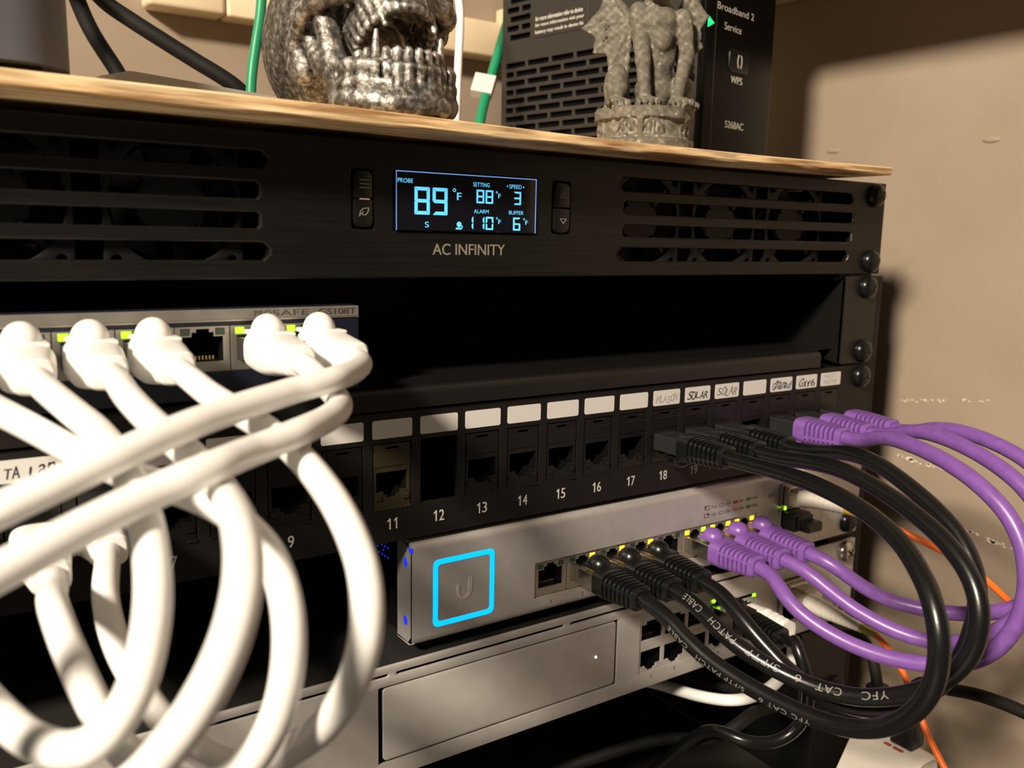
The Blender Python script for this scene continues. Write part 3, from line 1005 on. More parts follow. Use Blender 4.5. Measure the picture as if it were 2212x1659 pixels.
# ------------------------------------------------------------------ cables
# centre lines of the cables, in millimetres
PATHS = {
    'black_front': [[100.0,-26.0,-113.5],[100.0,-32.2,-113.5],[99.9,-38.4,-113.5],[99.5,-44.6,-113.3],[98.7,-50.8,-113.0],[97.5,-56.9,-112.5],[96.0,-62.9,-112.0],[94.4,-68.9,-111.6],[92.9,-74.9,-111.3],[91.4,-80.9,-111.1],[89.9,-87.0,-111.3],[88.6,-93.0,-111.7],[87.2,-99.0,-112.3],[85.7,-105.0,-113.2],[83.9,-110.9,-114.3],[81.8,-116.6,-115.6],[79.4,-122.1,-117.2],[76.7,-127.3,-119.2],[73.9,-132.2,-121.8],[71.3,-136.8,-125.1],[69.0,-140.6,-129.5],[67.5,-143.3,-134.8],[66.8,-144.5,-140.9],[66.7,-144.3,-147.1],[67.0,-142.7,-153.0],[67.5,-139.9,-158.6],[68.0,-136.3,-163.6],[68.5,-132.0,-168.0],[68.8,-127.1,-171.8],[68.8,-121.6,-174.8],[68.5,-115.8,-176.8],[68.0,-109.7,-178.0],[67.1,-103.6,-178.5],[66.1,-97.4,-178.4],[65.0,-91.3,-178.0],[63.8,-85.3,-177.2],[62.6,-79.3,-176.1],[61.3,-73.3,-174.7],[60.2,-67.5,-173.0],[59.3,-61.8,-170.7],[58.7,-56.1,-168.2],[58.3,-50.5,-165.6],[58.2,-44.6,-163.7],[58.2,-38.4,-162.8],[58.2,-32.2,-162.5],[58.2,-26.0,-162.5]],
    'black_middle': [[118.2,-26.0,-113.5],[118.2,-32.2,-113.5],[118.1,-38.4,-113.4],[117.8,-44.6,-113.1],[117.0,-50.8,-112.6],[115.9,-56.8,-111.7],[114.6,-62.8,-110.8],[113.2,-68.9,-110.1],[112.0,-74.9,-109.8],[111.0,-81.1,-110.0],[110.0,-87.2,-110.7],[109.1,-93.2,-111.8],[108.0,-99.2,-113.1],[106.7,-105.1,-114.5],[105.4,-110.9,-116.2],[104.0,-116.7,-118.1],[102.7,-122.2,-120.5],[101.3,-127.5,-123.5],[100.0,-132.3,-127.2],[98.6,-136.2,-131.8],[97.3,-138.7,-137.3],[96.3,-139.5,-143.4],[95.6,-138.6,-149.5],[95.0,-136.2,-155.2],[94.5,-132.8,-160.3],[93.9,-128.6,-164.9],[93.1,-123.8,-168.8],[92.0,-118.7,-172.1],[90.6,-113.3,-174.8],[88.8,-107.7,-176.8],[87.0,-101.9,-177.9],[84.9,-96.0,-178.2],[82.8,-90.2,-177.8],[80.5,-84.5,-176.8],[78.1,-79.0,-175.3],[75.9,-73.5,-173.4],[74.1,-67.9,-171.3],[73.0,-62.3,-168.9],[72.8,-56.5,-166.6],[73.2,-50.6,-164.6],[73.8,-44.6,-163.3],[74.1,-38.4,-162.7],[74.2,-32.2,-162.5],[74.2,-26.0,-162.5]],
    'black_rear': [[136.4,-26.0,-113.5],[136.4,-32.2,-113.5],[136.3,-38.3,-113.4],[135.8,-44.4,-112.9],[134.7,-50.4,-112.0],[133.0,-56.2,-110.7],[131.1,-61.9,-109.3],[129.2,-67.7,-108.1],[127.5,-73.5,-107.5],[126.0,-79.5,-107.7],[124.8,-85.5,-108.7],[123.6,-91.3,-110.3],[122.4,-97.0,-112.2],[121.3,-102.7,-114.4],[120.2,-108.2,-116.8],[119.0,-113.6,-119.6],[117.9,-118.7,-123.0],[116.5,-123.1,-127.0],[115.0,-126.7,-131.8],[113.5,-129.2,-137.2],[111.9,-130.6,-143.0],[110.4,-130.8,-149.0],[109.2,-130.1,-155.0],[108.3,-128.5,-160.8],[107.4,-126.2,-166.5],[106.5,-123.1,-171.7],[105.2,-119.4,-176.4],[103.6,-115.0,-180.5],[101.6,-110.1,-183.6],[99.5,-104.7,-185.7],[97.4,-99.0,-186.7],[95.5,-93.2,-186.7],[93.8,-87.3,-185.6],[92.4,-81.7,-183.5],[91.1,-76.4,-180.7],[90.0,-71.3,-177.4],[88.9,-66.3,-174.0],[88.2,-61.2,-170.6],[88.1,-55.9,-167.5],[88.7,-50.3,-165.0],[89.5,-44.4,-163.4],[90.0,-38.3,-162.7],[90.2,-32.2,-162.5],[90.2,-26.0,-162.5]],
    'purple_front': [[172.8,-26.0,-113.5],[172.8,-32.2,-113.5],[172.4,-38.4,-113.2],[171.3,-44.5,-112.4],[169.1,-50.0,-110.8],[166.0,-55.1,-108.9],[162.9,-60.3,-107.4],[160.0,-65.7,-106.3],[157.3,-71.2,-105.8],[154.7,-76.9,-105.7],[152.3,-82.7,-105.8],[150.0,-88.4,-106.2],[147.8,-94.2,-106.9],[145.7,-100.0,-108.0],[144.0,-105.7,-109.5],[142.6,-111.4,-111.7],[141.8,-116.8,-114.7],[141.4,-121.7,-118.5],[140.9,-125.8,-123.1],[140.3,-129.0,-128.4],[139.6,-131.1,-134.2],[139.1,-132.2,-140.3],[138.6,-132.2,-146.5],[138.2,-131.2,-152.7],[137.8,-129.2,-158.5],[137.3,-126.2,-164.0],[136.6,-122.3,-168.8],[135.6,-117.6,-172.7],[134.3,-112.3,-175.6],[132.7,-106.6,-177.6],[130.9,-100.8,-178.9],[129.0,-94.9,-179.6],[127.0,-89.0,-179.7],[125.0,-83.2,-179.2],[123.1,-77.3,-178.2],[121.2,-71.6,-176.6],[119.4,-66.1,-174.5],[117.9,-60.6,-171.8],[117.5,-55.3,-168.8],[118.5,-49.9,-165.8],[120.5,-44.4,-163.7],[121.8,-38.4,-162.8],[122.2,-32.2,-162.5],[122.2,-26.0,-162.5]],
    'purple_middle': [[191.0,-26.0,-113.5],[191.0,-32.2,-113.5],[190.7,-38.3,-113.2],[189.9,-44.4,-112.2],[188.2,-50.0,-110.4],[186.0,-55.4,-108.4],[183.8,-60.9,-106.8],[181.8,-66.7,-105.9],[179.9,-72.5,-105.7],[178.1,-78.4,-105.9],[176.3,-84.3,-106.5],[174.5,-90.2,-107.4],[172.9,-96.0,-108.6],[171.4,-101.7,-110.3],[170.1,-107.3,-112.4],[169.1,-112.7,-115.3],[168.5,-117.5,-119.1],[168.1,-121.5,-123.8],[167.7,-124.3,-129.2],[167.1,-125.9,-135.1],[166.2,-126.4,-141.2],[165.0,-125.7,-147.2],[163.6,-124.1,-153.0],[162.0,-121.7,-158.5],[160.7,-118.5,-163.6],[159.7,-114.6,-168.3],[158.9,-110.1,-172.4],[158.0,-105.1,-175.8],[156.9,-99.6,-178.3],[155.3,-93.8,-179.8],[153.4,-88.0,-180.2],[151.2,-82.2,-179.7],[149.1,-76.6,-178.5],[147.0,-71.1,-176.7],[144.9,-65.7,-174.5],[143.1,-60.4,-171.8],[141.3,-55.3,-168.9],[139.8,-50.1,-166.0],[138.8,-44.4,-163.8],[138.3,-38.3,-162.8],[138.2,-32.2,-162.5],[138.2,-26.0,-162.5]],
    'purple_rear': [[209.2,-26.0,-113.5],[209.2,-32.2,-113.5],[209.0,-38.4,-113.2],[208.4,-44.5,-112.4],[207.1,-50.4,-110.8],[205.4,-56.0,-108.9],[203.7,-61.8,-107.6],[202.1,-67.8,-106.9],[200.7,-73.8,-106.8],[199.5,-79.9,-107.2],[198.3,-85.9,-108.0],[197.3,-91.9,-109.2],[196.6,-97.8,-111.0],[196.2,-103.4,-113.6],[196.0,-108.6,-117.1],[195.8,-113.0,-121.4],[195.2,-116.5,-126.5],[194.3,-118.9,-132.1],[193.1,-120.2,-138.0],[191.7,-120.5,-144.1],[190.1,-119.8,-150.0],[188.5,-117.9,-155.7],[187.1,-114.9,-160.9],[185.9,-110.7,-165.3],[185.1,-105.8,-169.0],[184.4,-100.5,-172.1],[183.5,-94.8,-174.6],[182.1,-89.1,-176.4],[180.1,-83.3,-177.5],[177.7,-77.6,-178.1],[174.9,-72.1,-178.0],[171.8,-66.8,-177.3],[168.4,-61.9,-175.7],[164.8,-57.5,-173.2],[161.3,-53.5,-170.0],[158.0,-49.4,-166.7],[155.6,-44.3,-164.1],[154.5,-38.4,-162.9],[154.2,-32.2,-162.5],[154.2,-26.0,-162.5]],
    'white_top': [[-57.0,-26.0,-64.5],[-57.0,-32.1,-64.5],[-57.4,-38.3,-64.5],[-58.7,-44.3,-64.5],[-61.1,-49.9,-64.6],[-64.4,-55.1,-64.7],[-68.0,-60.0,-64.7],[-72.0,-64.7,-64.6],[-76.6,-68.8,-64.6],[-82.2,-71.3,-65.1],[-87.9,-73.2,-65.7],[-93.4,-76.0,-66.2],[-98.8,-78.9,-66.6],[-104.2,-81.9,-67.1],[-109.4,-85.0,-67.6],[-114.6,-88.4,-68.1],[-119.8,-91.5,-68.9],[-125.1,-94.5,-69.8],[-130.4,-97.3,-71.0],[-135.9,-99.6,-72.3],[-141.5,-101.6,-73.8],[-147.2,-103.3,-75.4],[-153.0,-104.6,-77.2],[-158.7,-105.6,-79.1],[-164.5,-106.7,-80.7],[-170.4,-108.2,-82.0],[-176.2,-110.0,-82.9],[-181.9,-112.2,-83.5],[-187.6,-114.3,-84.1],[-193.4,-116.4,-84.8],[-199.2,-118.0,-85.7],[-205.1,-119.0,-87.1],[-210.9,-119.2,-89.1],[-216.4,-118.3,-91.7],[-221.3,-116.4,-94.8],[-225.7,-113.8,-98.2],[-229.7,-110.8,-101.7],[-233.3,-107.4,-105.4],[-236.6,-103.7,-109.1],[-239.7,-100.0,-112.8],[-242.6,-96.1,-116.6],[-245.3,-92.1,-120.4],[-247.9,-88.0,-124.2],[-250.3,-83.9,-128.0],[-252.6,-79.7,-131.9],[-254.8,-75.5,-135.8],[-256.9,-71.2,-139.7],[-258.9,-66.9,-143.6],[-260.7,-62.6,-147.6],[-262.4,-58.2,-151.6],[-263.9,-53.8,-155.6],[-265.1,-49.4,-159.7],[-266.1,-44.9,-163.7],[-266.9,-40.3,-167.8],[-267.5,-35.7,-171.8],[-268.0,-31.1,-175.8],[-268.3,-26.5,-179.9],[-268.5,-21.8,-183.9],[-268.7,-17.2,-187.9],[-268.8,-12.5,-191.9],[-268.9,-7.9,-195.9],[-269.0,-3.2,-199.9],[-269.1,1.4,-203.9],[-269.2,6.1,-207.9],[-269.4,10.7,-212.0],[-269.6,15.4,-216.0],[-270.0,20.0,-220.0]],
    'white_second': [[-73.0,-26.0,-64.5],[-73.0,-32.1,-64.6],[-72.9,-38.3,-65.0],[-72.6,-44.3,-66.3],[-72.3,-50.1,-68.2],[-72.5,-56.1,-69.5],[-73.1,-62.1,-70.5],[-74.8,-68.0,-71.0],[-77.5,-73.5,-71.2],[-80.9,-78.6,-71.2],[-84.9,-83.2,-71.3],[-89.3,-87.5,-71.3],[-94.1,-91.3,-71.5],[-99.6,-94.1,-72.2],[-104.9,-97.0,-72.7],[-109.7,-100.9,-72.7],[-114.4,-104.8,-72.8],[-119.9,-107.4,-73.5],[-125.7,-109.0,-74.9],[-131.3,-111.1,-76.1],[-136.8,-113.5,-77.4],[-142.2,-116.0,-78.7],[-147.7,-118.4,-80.2],[-153.3,-120.3,-81.9],[-158.9,-121.9,-83.9],[-164.4,-123.3,-86.1],[-169.8,-125.0,-88.6],[-175.0,-127.0,-91.1],[-180.1,-129.1,-93.8],[-185.2,-131.1,-96.7],[-190.2,-132.8,-99.7],[-195.3,-134.0,-103.1],[-200.2,-134.4,-106.6],[-205.0,-133.9,-110.4],[-209.6,-132.5,-114.3],[-213.8,-130.4,-118.2],[-217.8,-127.9,-122.1],[-221.6,-125.0,-126.0],[-225.2,-121.9,-129.9],[-228.7,-118.5,-133.7],[-232.0,-115.0,-137.5],[-235.2,-111.4,-141.3],[-238.3,-107.6,-145.1],[-241.2,-103.8,-148.8],[-244.1,-99.9,-152.6],[-246.9,-95.9,-156.4],[-249.6,-91.8,-160.1],[-252.1,-87.7,-163.9],[-254.6,-83.6,-167.7],[-257.0,-79.4,-171.5],[-259.2,-75.1,-175.3],[-261.4,-70.8,-179.2],[-263.3,-66.5,-183.0],[-265.0,-62.0,-186.9],[-266.5,-57.5,-190.7],[-267.9,-52.8,-194.6],[-269.0,-48.1,-198.3],[-270.0,-43.4,-202.1],[-270.9,-38.6,-205.8],[-271.6,-33.8,-209.6],[-272.3,-28.9,-213.2],[-272.9,-24.0,-216.9],[-273.4,-19.1,-220.6],[-273.9,-14.2,-224.3],[-274.4,-9.3,-227.9],[-274.9,-4.4,-231.6],[-275.4,0.5,-235.2],[-276.0,5.4,-238.9],[-276.6,10.3,-242.6],[-277.2,15.2,-246.3],[-278.0,20.0,-250.0]],
    'white_a': [[-137.0,-26.0,-64.5],[-137.0,-32.3,-64.5],[-136.8,-38.6,-64.8],[-136.1,-44.8,-65.5],[-134.8,-50.8,-66.7],[-133.2,-56.8,-68.1],[-131.7,-62.7,-69.4],[-130.3,-68.8,-70.5],[-129.3,-74.9,-71.7],[-128.5,-81.0,-73.1],[-127.9,-87.1,-74.6],[-127.6,-93.1,-76.4],[-127.5,-99.1,-78.3],[-127.6,-105.0,-80.5],[-128.0,-110.6,-83.3],[-128.7,-115.9,-86.7],[-129.8,-120.4,-90.9],[-131.5,-123.8,-95.9],[-133.8,-125.8,-101.4],[-136.9,-125.3,-106.8],[-140.2,-122.3,-111.1],[-143.3,-117.5,-113.8],[-146.1,-112.0,-115.0],[-148.6,-106.3,-115.2],[-150.8,-100.4,-114.7],[-152.8,-94.5,-113.9],[-154.5,-88.5,-113.0],[-155.8,-82.4,-112.0],[-156.7,-76.2,-111.4],[-157.0,-69.9,-111.2],[-156.7,-63.6,-111.5],[-156.1,-57.4,-112.1],[-155.4,-51.1,-112.7],[-154.9,-44.9,-113.2],[-154.7,-38.6,-113.4],[-154.6,-32.3,-113.5],[-154.6,-26.0,-113.5]],
    'white_b': [[-121.0,-26.0,-64.5],[-121.0,-32.2,-64.5],[-121.0,-38.5,-64.6],[-121.1,-44.7,-64.9],[-121.1,-50.9,-65.4],[-121.1,-57.0,-66.4],[-120.7,-63.1,-67.5],[-119.9,-69.2,-68.9],[-118.7,-75.0,-70.5],[-117.1,-80.8,-72.3],[-115.3,-86.4,-74.3],[-113.6,-92.0,-76.6],[-112.4,-97.6,-78.8],[-112.9,-103.8,-79.1],[-113.8,-109.9,-78.8],[-114.9,-116.1,-78.5],[-116.0,-122.2,-78.5],[-117.3,-128.2,-79.1],[-118.8,-134.1,-80.7],[-120.7,-139.1,-83.7],[-123.2,-142.3,-88.4],[-126.1,-143.3,-93.8],[-129.2,-142.8,-99.1],[-132.3,-140.9,-104.2],[-135.0,-138.0,-109.0],[-137.5,-134.2,-113.2],[-139.7,-129.8,-117.0],[-141.9,-125.0,-120.4],[-144.1,-120.1,-123.4],[-146.3,-114.9,-126.1],[-148.7,-109.7,-128.5],[-151.1,-104.2,-130.4],[-153.5,-98.7,-131.9],[-156.0,-93.1,-132.8],[-158.5,-87.4,-133.2],[-161.0,-81.7,-133.0],[-163.4,-76.0,-132.2],[-165.6,-70.3,-130.8],[-167.6,-64.8,-128.7],[-169.3,-59.6,-125.9],[-170.8,-54.7,-122.3],[-171.8,-49.8,-118.6],[-172.5,-44.5,-115.5],[-172.7,-38.4,-114.0],[-172.8,-32.2,-113.6],[-172.8,-26.0,-113.5]],
    'white_c': [[-105.0,-26.0,-64.5],[-105.0,-32.2,-64.5],[-105.0,-38.4,-64.7],[-104.8,-44.5,-65.2],[-104.3,-50.6,-66.1],[-103.4,-56.6,-67.4],[-102.0,-62.5,-68.7],[-100.1,-68.2,-70.1],[-97.7,-73.7,-71.9],[-95.2,-78.9,-74.1],[-93.1,-84.2,-76.4],[-92.5,-90.1,-78.0],[-92.6,-96.2,-79.1],[-92.9,-102.3,-80.3],[-93.1,-108.2,-82.0],[-93.4,-114.0,-84.2],[-93.8,-119.5,-86.9],[-94.4,-124.6,-90.4],[-95.4,-128.4,-95.1],[-96.5,-130.0,-100.9],[-97.6,-129.2,-106.9],[-98.6,-126.6,-112.5],[-99.2,-123.0,-117.5],[-99.7,-118.9,-122.0],[-100.2,-114.4,-126.3],[-100.8,-109.8,-130.3],[-101.5,-105.0,-134.2],[-102.6,-100.2,-138.0],[-104.0,-95.3,-141.5],[-106.0,-90.2,-144.3],[-109.1,-85.0,-145.5],[-113.0,-80.5,-144.3],[-116.8,-76.7,-141.1],[-120.0,-73.3,-137.1],[-122.6,-69.7,-132.8],[-124.6,-65.6,-128.6],[-126.0,-61.0,-124.7],[-126.6,-55.9,-121.2],[-126.5,-50.4,-118.4],[-125.8,-44.6,-116.4],[-124.6,-38.7,-115.0],[-123.3,-32.7,-114.3],[-122.2,-26.6,-113.8],[-121.4,-20.5,-113.6],[-121.2,-14.3,-113.5]],
    'white_e': [[-153.0,-26.0,-64.5],[-152.9,-32.3,-64.5],[-152.3,-38.5,-64.9],[-150.2,-44.2,-66.4],[-146.1,-48.2,-69.0],[-141.8,-51.9,-71.6],[-137.7,-56.1,-74.1],[-134.2,-60.8,-76.2],[-130.9,-65.9,-77.9],[-127.8,-71.2,-79.1],[-124.8,-76.7,-79.9],[-121.4,-81.9,-80.6],[-117.5,-86.7,-81.7],[-113.3,-91.0,-83.5],[-109.8,-95.9,-85.6],[-107.5,-101.2,-87.8],[-106.1,-106.8,-90.4],[-105.8,-112.2,-93.6],[-106.2,-117.1,-97.5],[-107.1,-120.7,-102.5],[-108.3,-122.3,-108.4],[-109.7,-121.9,-114.5],[-111.5,-120.2,-120.3],[-113.7,-117.6,-125.6],[-116.7,-114.2,-130.0],[-120.8,-110.3,-132.6],[-125.6,-106.5,-132.3],[-130.0,-103.2,-129.2],[-133.3,-100.2,-124.8],[-135.6,-96.6,-120.2],[-137.2,-92.2,-116.0],[-138.3,-87.1,-112.6],[-139.1,-81.5,-109.9],[-139.5,-75.5,-108.1],[-139.5,-69.2,-107.6],[-139.0,-63.0,-108.2],[-138.3,-56.9,-109.6],[-137.4,-50.9,-111.4],[-136.8,-44.8,-112.7],[-136.5,-38.6,-113.3],[-136.4,-32.3,-113.5],[-136.4,-26.0,-113.5]],
    'fibre_top': [[171.5,-41.4,-144.5],[171.1,-47.5,-144.6],[171.6,-53.6,-145.2],[172.8,-59.6,-146.1],[174.7,-65.4,-147.4],[177.0,-70.7,-149.3],[179.8,-75.8,-151.5],[182.8,-80.6,-153.9],[186.0,-85.1,-156.7],[189.2,-89.3,-159.9],[192.4,-93.2,-163.5],[195.5,-96.7,-167.4],[198.8,-99.9,-171.6],[202.2,-102.6,-176.0],[205.7,-105.0,-180.5],[209.1,-107.1,-185.2],[212.4,-109.1,-190.0],[215.6,-111.0,-194.9],[218.8,-112.7,-199.8],[222.5,-114.3,-204.6],[226.7,-115.6,-208.9],[231.6,-116.5,-212.5],[237.1,-117.1,-215.3],[242.9,-117.3,-217.4],[248.8,-117.3,-219.0],[254.8,-117.2,-220.4],[260.9,-117.0,-221.6],[266.9,-116.8,-222.9],[272.9,-116.7,-224.4],[278.8,-116.7,-226.2],[284.5,-116.9,-228.5],[289.8,-117.4,-231.6],[294.4,-118.3,-235.6],[297.9,-119.5,-240.5],[300.4,-121.0,-245.9],[302.1,-122.6,-251.7],[303.1,-124.3,-257.5],[303.6,-126.1,-263.4],[303.8,-128.0,-269.3],[303.9,-129.9,-275.1],[303.9,-132.0,-280.9],[303.8,-134.3,-286.7],[303.9,-136.7,-292.4],[304.1,-139.4,-297.9],[304.3,-142.4,-303.3],[304.7,-145.7,-308.5],[305.0,-149.3,-313.5],[305.3,-153.2,-318.3],[305.5,-157.1,-323.0],[305.7,-161.1,-327.7],[306.0,-165.0,-332.5]],
    'fibre_bottom': [[180.1,-48.1,-198.6],[178.7,-54.3,-198.4],[176.9,-60.4,-199.5],[175.0,-66.0,-201.6],[173.1,-71.2,-204.9],[171.4,-75.7,-209.0],[169.9,-79.9,-213.6],[168.3,-84.0,-218.2],[166.8,-88.1,-222.8],[165.3,-92.6,-227.1],[164.0,-97.2,-231.2],[163.2,-101.9,-235.5],[163.2,-106.1,-240.3],[164.0,-109.7,-245.5],[165.3,-112.7,-251.0],[167.0,-115.4,-256.5],[168.9,-117.8,-262.1],[170.9,-120.1,-267.7],[173.0,-122.4,-273.2],[175.1,-124.6,-278.8],[177.3,-126.8,-284.4],[179.4,-129.0,-290.0],[181.6,-131.1,-295.6],[183.7,-133.3,-301.2],[185.8,-135.5,-306.8],[187.9,-137.7,-312.4],[190.0,-140.0,-318.0]],
    'gw_black': [[140.9,-26.0,-199.2],[140.9,-32.2,-199.1],[140.4,-38.3,-198.6],[138.3,-43.6,-196.4],[134.2,-47.2,-193.8],[132.8,-51.3,-197.7],[133.4,-53.7,-203.4],[134.1,-55.0,-209.4],[134.5,-55.4,-215.5],[134.2,-54.9,-221.7],[132.6,-53.5,-227.5],[129.2,-51.2,-232.1],[124.3,-48.6,-234.7],[118.9,-45.7,-235.2],[113.9,-42.0,-234.6],[110.9,-36.7,-234.0],[110.3,-30.7,-235.0],[110.5,-25.0,-237.6],[110.4,-20.1,-241.3],[109.9,-15.8,-245.7],[109.0,-11.9,-250.5],[108.2,-8.2,-255.3],[107.4,-4.5,-260.3],[106.5,-0.9,-265.2],[105.4,2.7,-270.1],[104.2,6.5,-274.9],[103.0,10.4,-279.6],[101.7,14.5,-284.1],[100.4,18.8,-288.3],[98.9,23.4,-292.2],[97.4,28.2,-295.9],[95.9,33.1,-299.3],[94.2,38.2,-302.4],[92.5,43.3,-305.4],[90.7,48.5,-308.3],[88.9,53.8,-311.1],[87.1,59.0,-313.8],[85.3,64.3,-316.6],[83.5,69.6,-319.3],[81.7,74.8,-322.1],[80.0,80.0,-325.0]],
    'gw_white': [[157.3,-12.0,-203.6],[157.4,-18.2,-204.0],[158.1,-24.0,-206.1],[158.5,-28.0,-210.7],[157.1,-28.5,-216.7],[154.5,-27.2,-222.3],[151.4,-25.1,-227.3],[148.1,-22.0,-231.6],[144.8,-18.1,-235.2],[141.6,-13.4,-237.8],[138.5,-8.2,-239.5],[135.8,-2.7,-240.5],[133.3,3.0,-241.2],[131.3,9.0,-241.8],[129.8,15.0,-242.4],[128.5,21.1,-243.0],[126.6,27.1,-243.6],[123.6,32.5,-243.9],[119.5,37.2,-243.9],[114.6,41.1,-243.6],[109.3,44.5,-243.2],[103.9,47.6,-242.9],[98.5,50.7,-242.6],[93.1,53.9,-242.4],[87.7,57.1,-242.5],[82.5,60.5,-242.9],[77.4,64.2,-243.6],[72.7,68.2,-244.8],[68.4,72.3,-246.4],[64.4,76.7,-248.4],[60.7,81.2,-250.9],[57.3,85.7,-253.6],[54.2,90.3,-256.5],[51.2,94.9,-259.5],[48.4,99.5,-262.7],[45.7,104.1,-266.0],[43.1,108.7,-269.4],[40.6,113.3,-272.8],[38.0,117.8,-276.3],[35.6,122.4,-279.7],[33.1,127.0,-283.2],[30.6,131.6,-286.6],[28.0,136.2,-290.1],[25.4,140.8,-293.4],[22.8,145.4,-296.8],[20.0,150.0,-300.0]],
    'black_loop': [[120.0,150.0,-262.0],[121.9,144.2,-261.6],[124.0,138.4,-261.2],[126.0,132.6,-260.8],[128.1,126.8,-260.4],[130.3,121.1,-260.0],[132.5,115.4,-259.7],[134.7,109.6,-259.3],[137.0,103.9,-259.0],[139.2,98.2,-258.6],[141.5,92.5,-258.3],[143.8,86.8,-258.0],[146.1,81.1,-257.7],[148.3,75.4,-257.3],[150.6,69.7,-257.0],[152.8,64.0,-256.6],[155.0,58.2,-256.3],[157.2,52.5,-255.9],[159.3,46.7,-255.6],[161.4,41.0,-255.2],[163.4,35.2,-254.7],[165.3,29.3,-254.3],[167.1,23.5,-253.8],[168.8,17.6,-253.3],[170.2,11.6,-252.7],[171.3,5.6,-252.0],[171.7,-0.5,-251.1],[170.9,-6.4,-250.0],[168.3,-11.7,-248.4],[163.9,-15.6,-246.7],[158.5,-17.9,-244.9],[152.9,-19.6,-243.0],[147.3,-21.4,-241.1],[141.8,-23.4,-239.2],[136.2,-25.4,-237.8],[130.3,-26.7,-237.8],[124.7,-25.9,-240.1],[120.7,-23.0,-243.6],[117.8,-18.6,-246.8],[115.7,-13.3,-249.2],[113.7,-7.9,-251.2],[110.9,-2.6,-252.9],[107.6,2.1,-254.9],[103.8,6.4,-257.1],[99.8,10.4,-259.6],[95.6,14.1,-262.1],[91.4,17.9,-264.6],[87.3,21.6,-267.3],[83.3,25.4,-269.9],[79.4,29.3,-272.7],[75.7,33.3,-275.5],[72.3,37.6,-278.3],[69.1,42.0,-281.2],[66.3,46.6,-284.2],[63.7,51.2,-287.2],[61.3,56.0,-290.3],[59.1,60.8,-293.4],[57.0,65.7,-296.5],[55.0,70.6,-299.7],[53.1,75.5,-302.8],[51.3,80.4,-306.0],[49.4,85.4,-309.2],[47.6,90.3,-312.4],[45.8,95.3,-315.5],[43.9,100.2,-318.7],[42.0,105.1,-321.9],[40.0,110.0,-325.0]],
    'cord_right': [[197.0,-63.0,-234.0],[197.0,-63.3,-227.9],[196.6,-65.7,-222.2],[194.8,-70.2,-218.5],[192.2,-75.4,-216.7],[189.9,-80.9,-214.7],[188.0,-86.3,-212.6],[186.4,-91.9,-210.4],[185.1,-97.7,-208.6],[184.0,-103.6,-207.3],[183.3,-109.7,-206.5],[183.1,-115.9,-206.3],[183.5,-122.0,-206.7],[184.6,-127.9,-208.0],[186.5,-133.3,-210.5],[188.8,-137.7,-214.0],[191.5,-141.3,-218.3],[194.3,-144.3,-223.0],[197.2,-146.8,-227.8],[200.1,-149.1,-232.8],[203.0,-151.2,-237.8],[205.9,-153.2,-242.9],[208.8,-155.1,-248.0],[211.8,-156.9,-253.1],[214.7,-158.7,-258.3],[217.7,-160.5,-263.4],[220.6,-162.2,-268.6],[223.5,-163.9,-273.7],[226.5,-165.6,-278.9],[229.4,-167.3,-284.1],[232.4,-169.0,-289.2],[235.3,-170.7,-294.4],[238.3,-172.5,-299.6],[241.2,-174.3,-304.7],[244.1,-176.1,-309.8],[247.1,-178.0,-314.9],[250.0,-180.0,-320.0]],
    'hanging': [[214.0,12.0,-226.0],[215.0,5.3,-227.0],[215.1,-1.6,-226.9],[214.4,-8.3,-225.5],[212.9,-14.6,-223.1],[210.8,-20.5,-220.3],[208.5,-26.6,-217.9],[206.1,-32.9,-217.9],[204.4,-37.9,-222.1],[203.3,-41.2,-228.1],[202.5,-43.5,-234.5]],
    'cord_a': [[-172.0,113.5,48.0],[-170.3,117.1,52.8],[-168.8,120.7,57.6],[-167.2,124.3,62.4],[-165.4,127.8,67.2],[-163.1,131.3,71.8],[-160.4,134.7,76.3],[-157.3,137.9,80.6],[-153.8,140.9,84.7],[-149.8,143.7,88.5],[-145.3,146.4,91.9],[-140.2,148.8,94.5],[-134.4,150.5,95.5],[-128.3,151.2,94.7],[-122.6,151.3,92.2],[-117.3,151.7,89.1],[-112.2,153.4,86.0],[-107.7,156.9,83.7],[-104.1,161.8,82.3],[-101.2,167.2,81.5],[-98.7,172.9,81.0],[-96.5,178.7,80.6],[-94.4,184.5,80.2],[-92.3,190.3,79.4],[-90.1,195.8,77.7],[-87.7,199.9,73.9],[-85.5,200.7,68.3],[-83.4,199.5,62.6],[-81.0,197.7,57.1],[-78.3,195.8,51.8],[-75.6,193.7,46.7],[-73.2,191.3,41.5],[-71.5,188.5,36.2],[-70.5,185.4,30.9],[-70.2,182.1,25.6],[-70.1,178.7,20.4],[-70.1,175.4,15.2],[-70.0,172.0,10.0]],
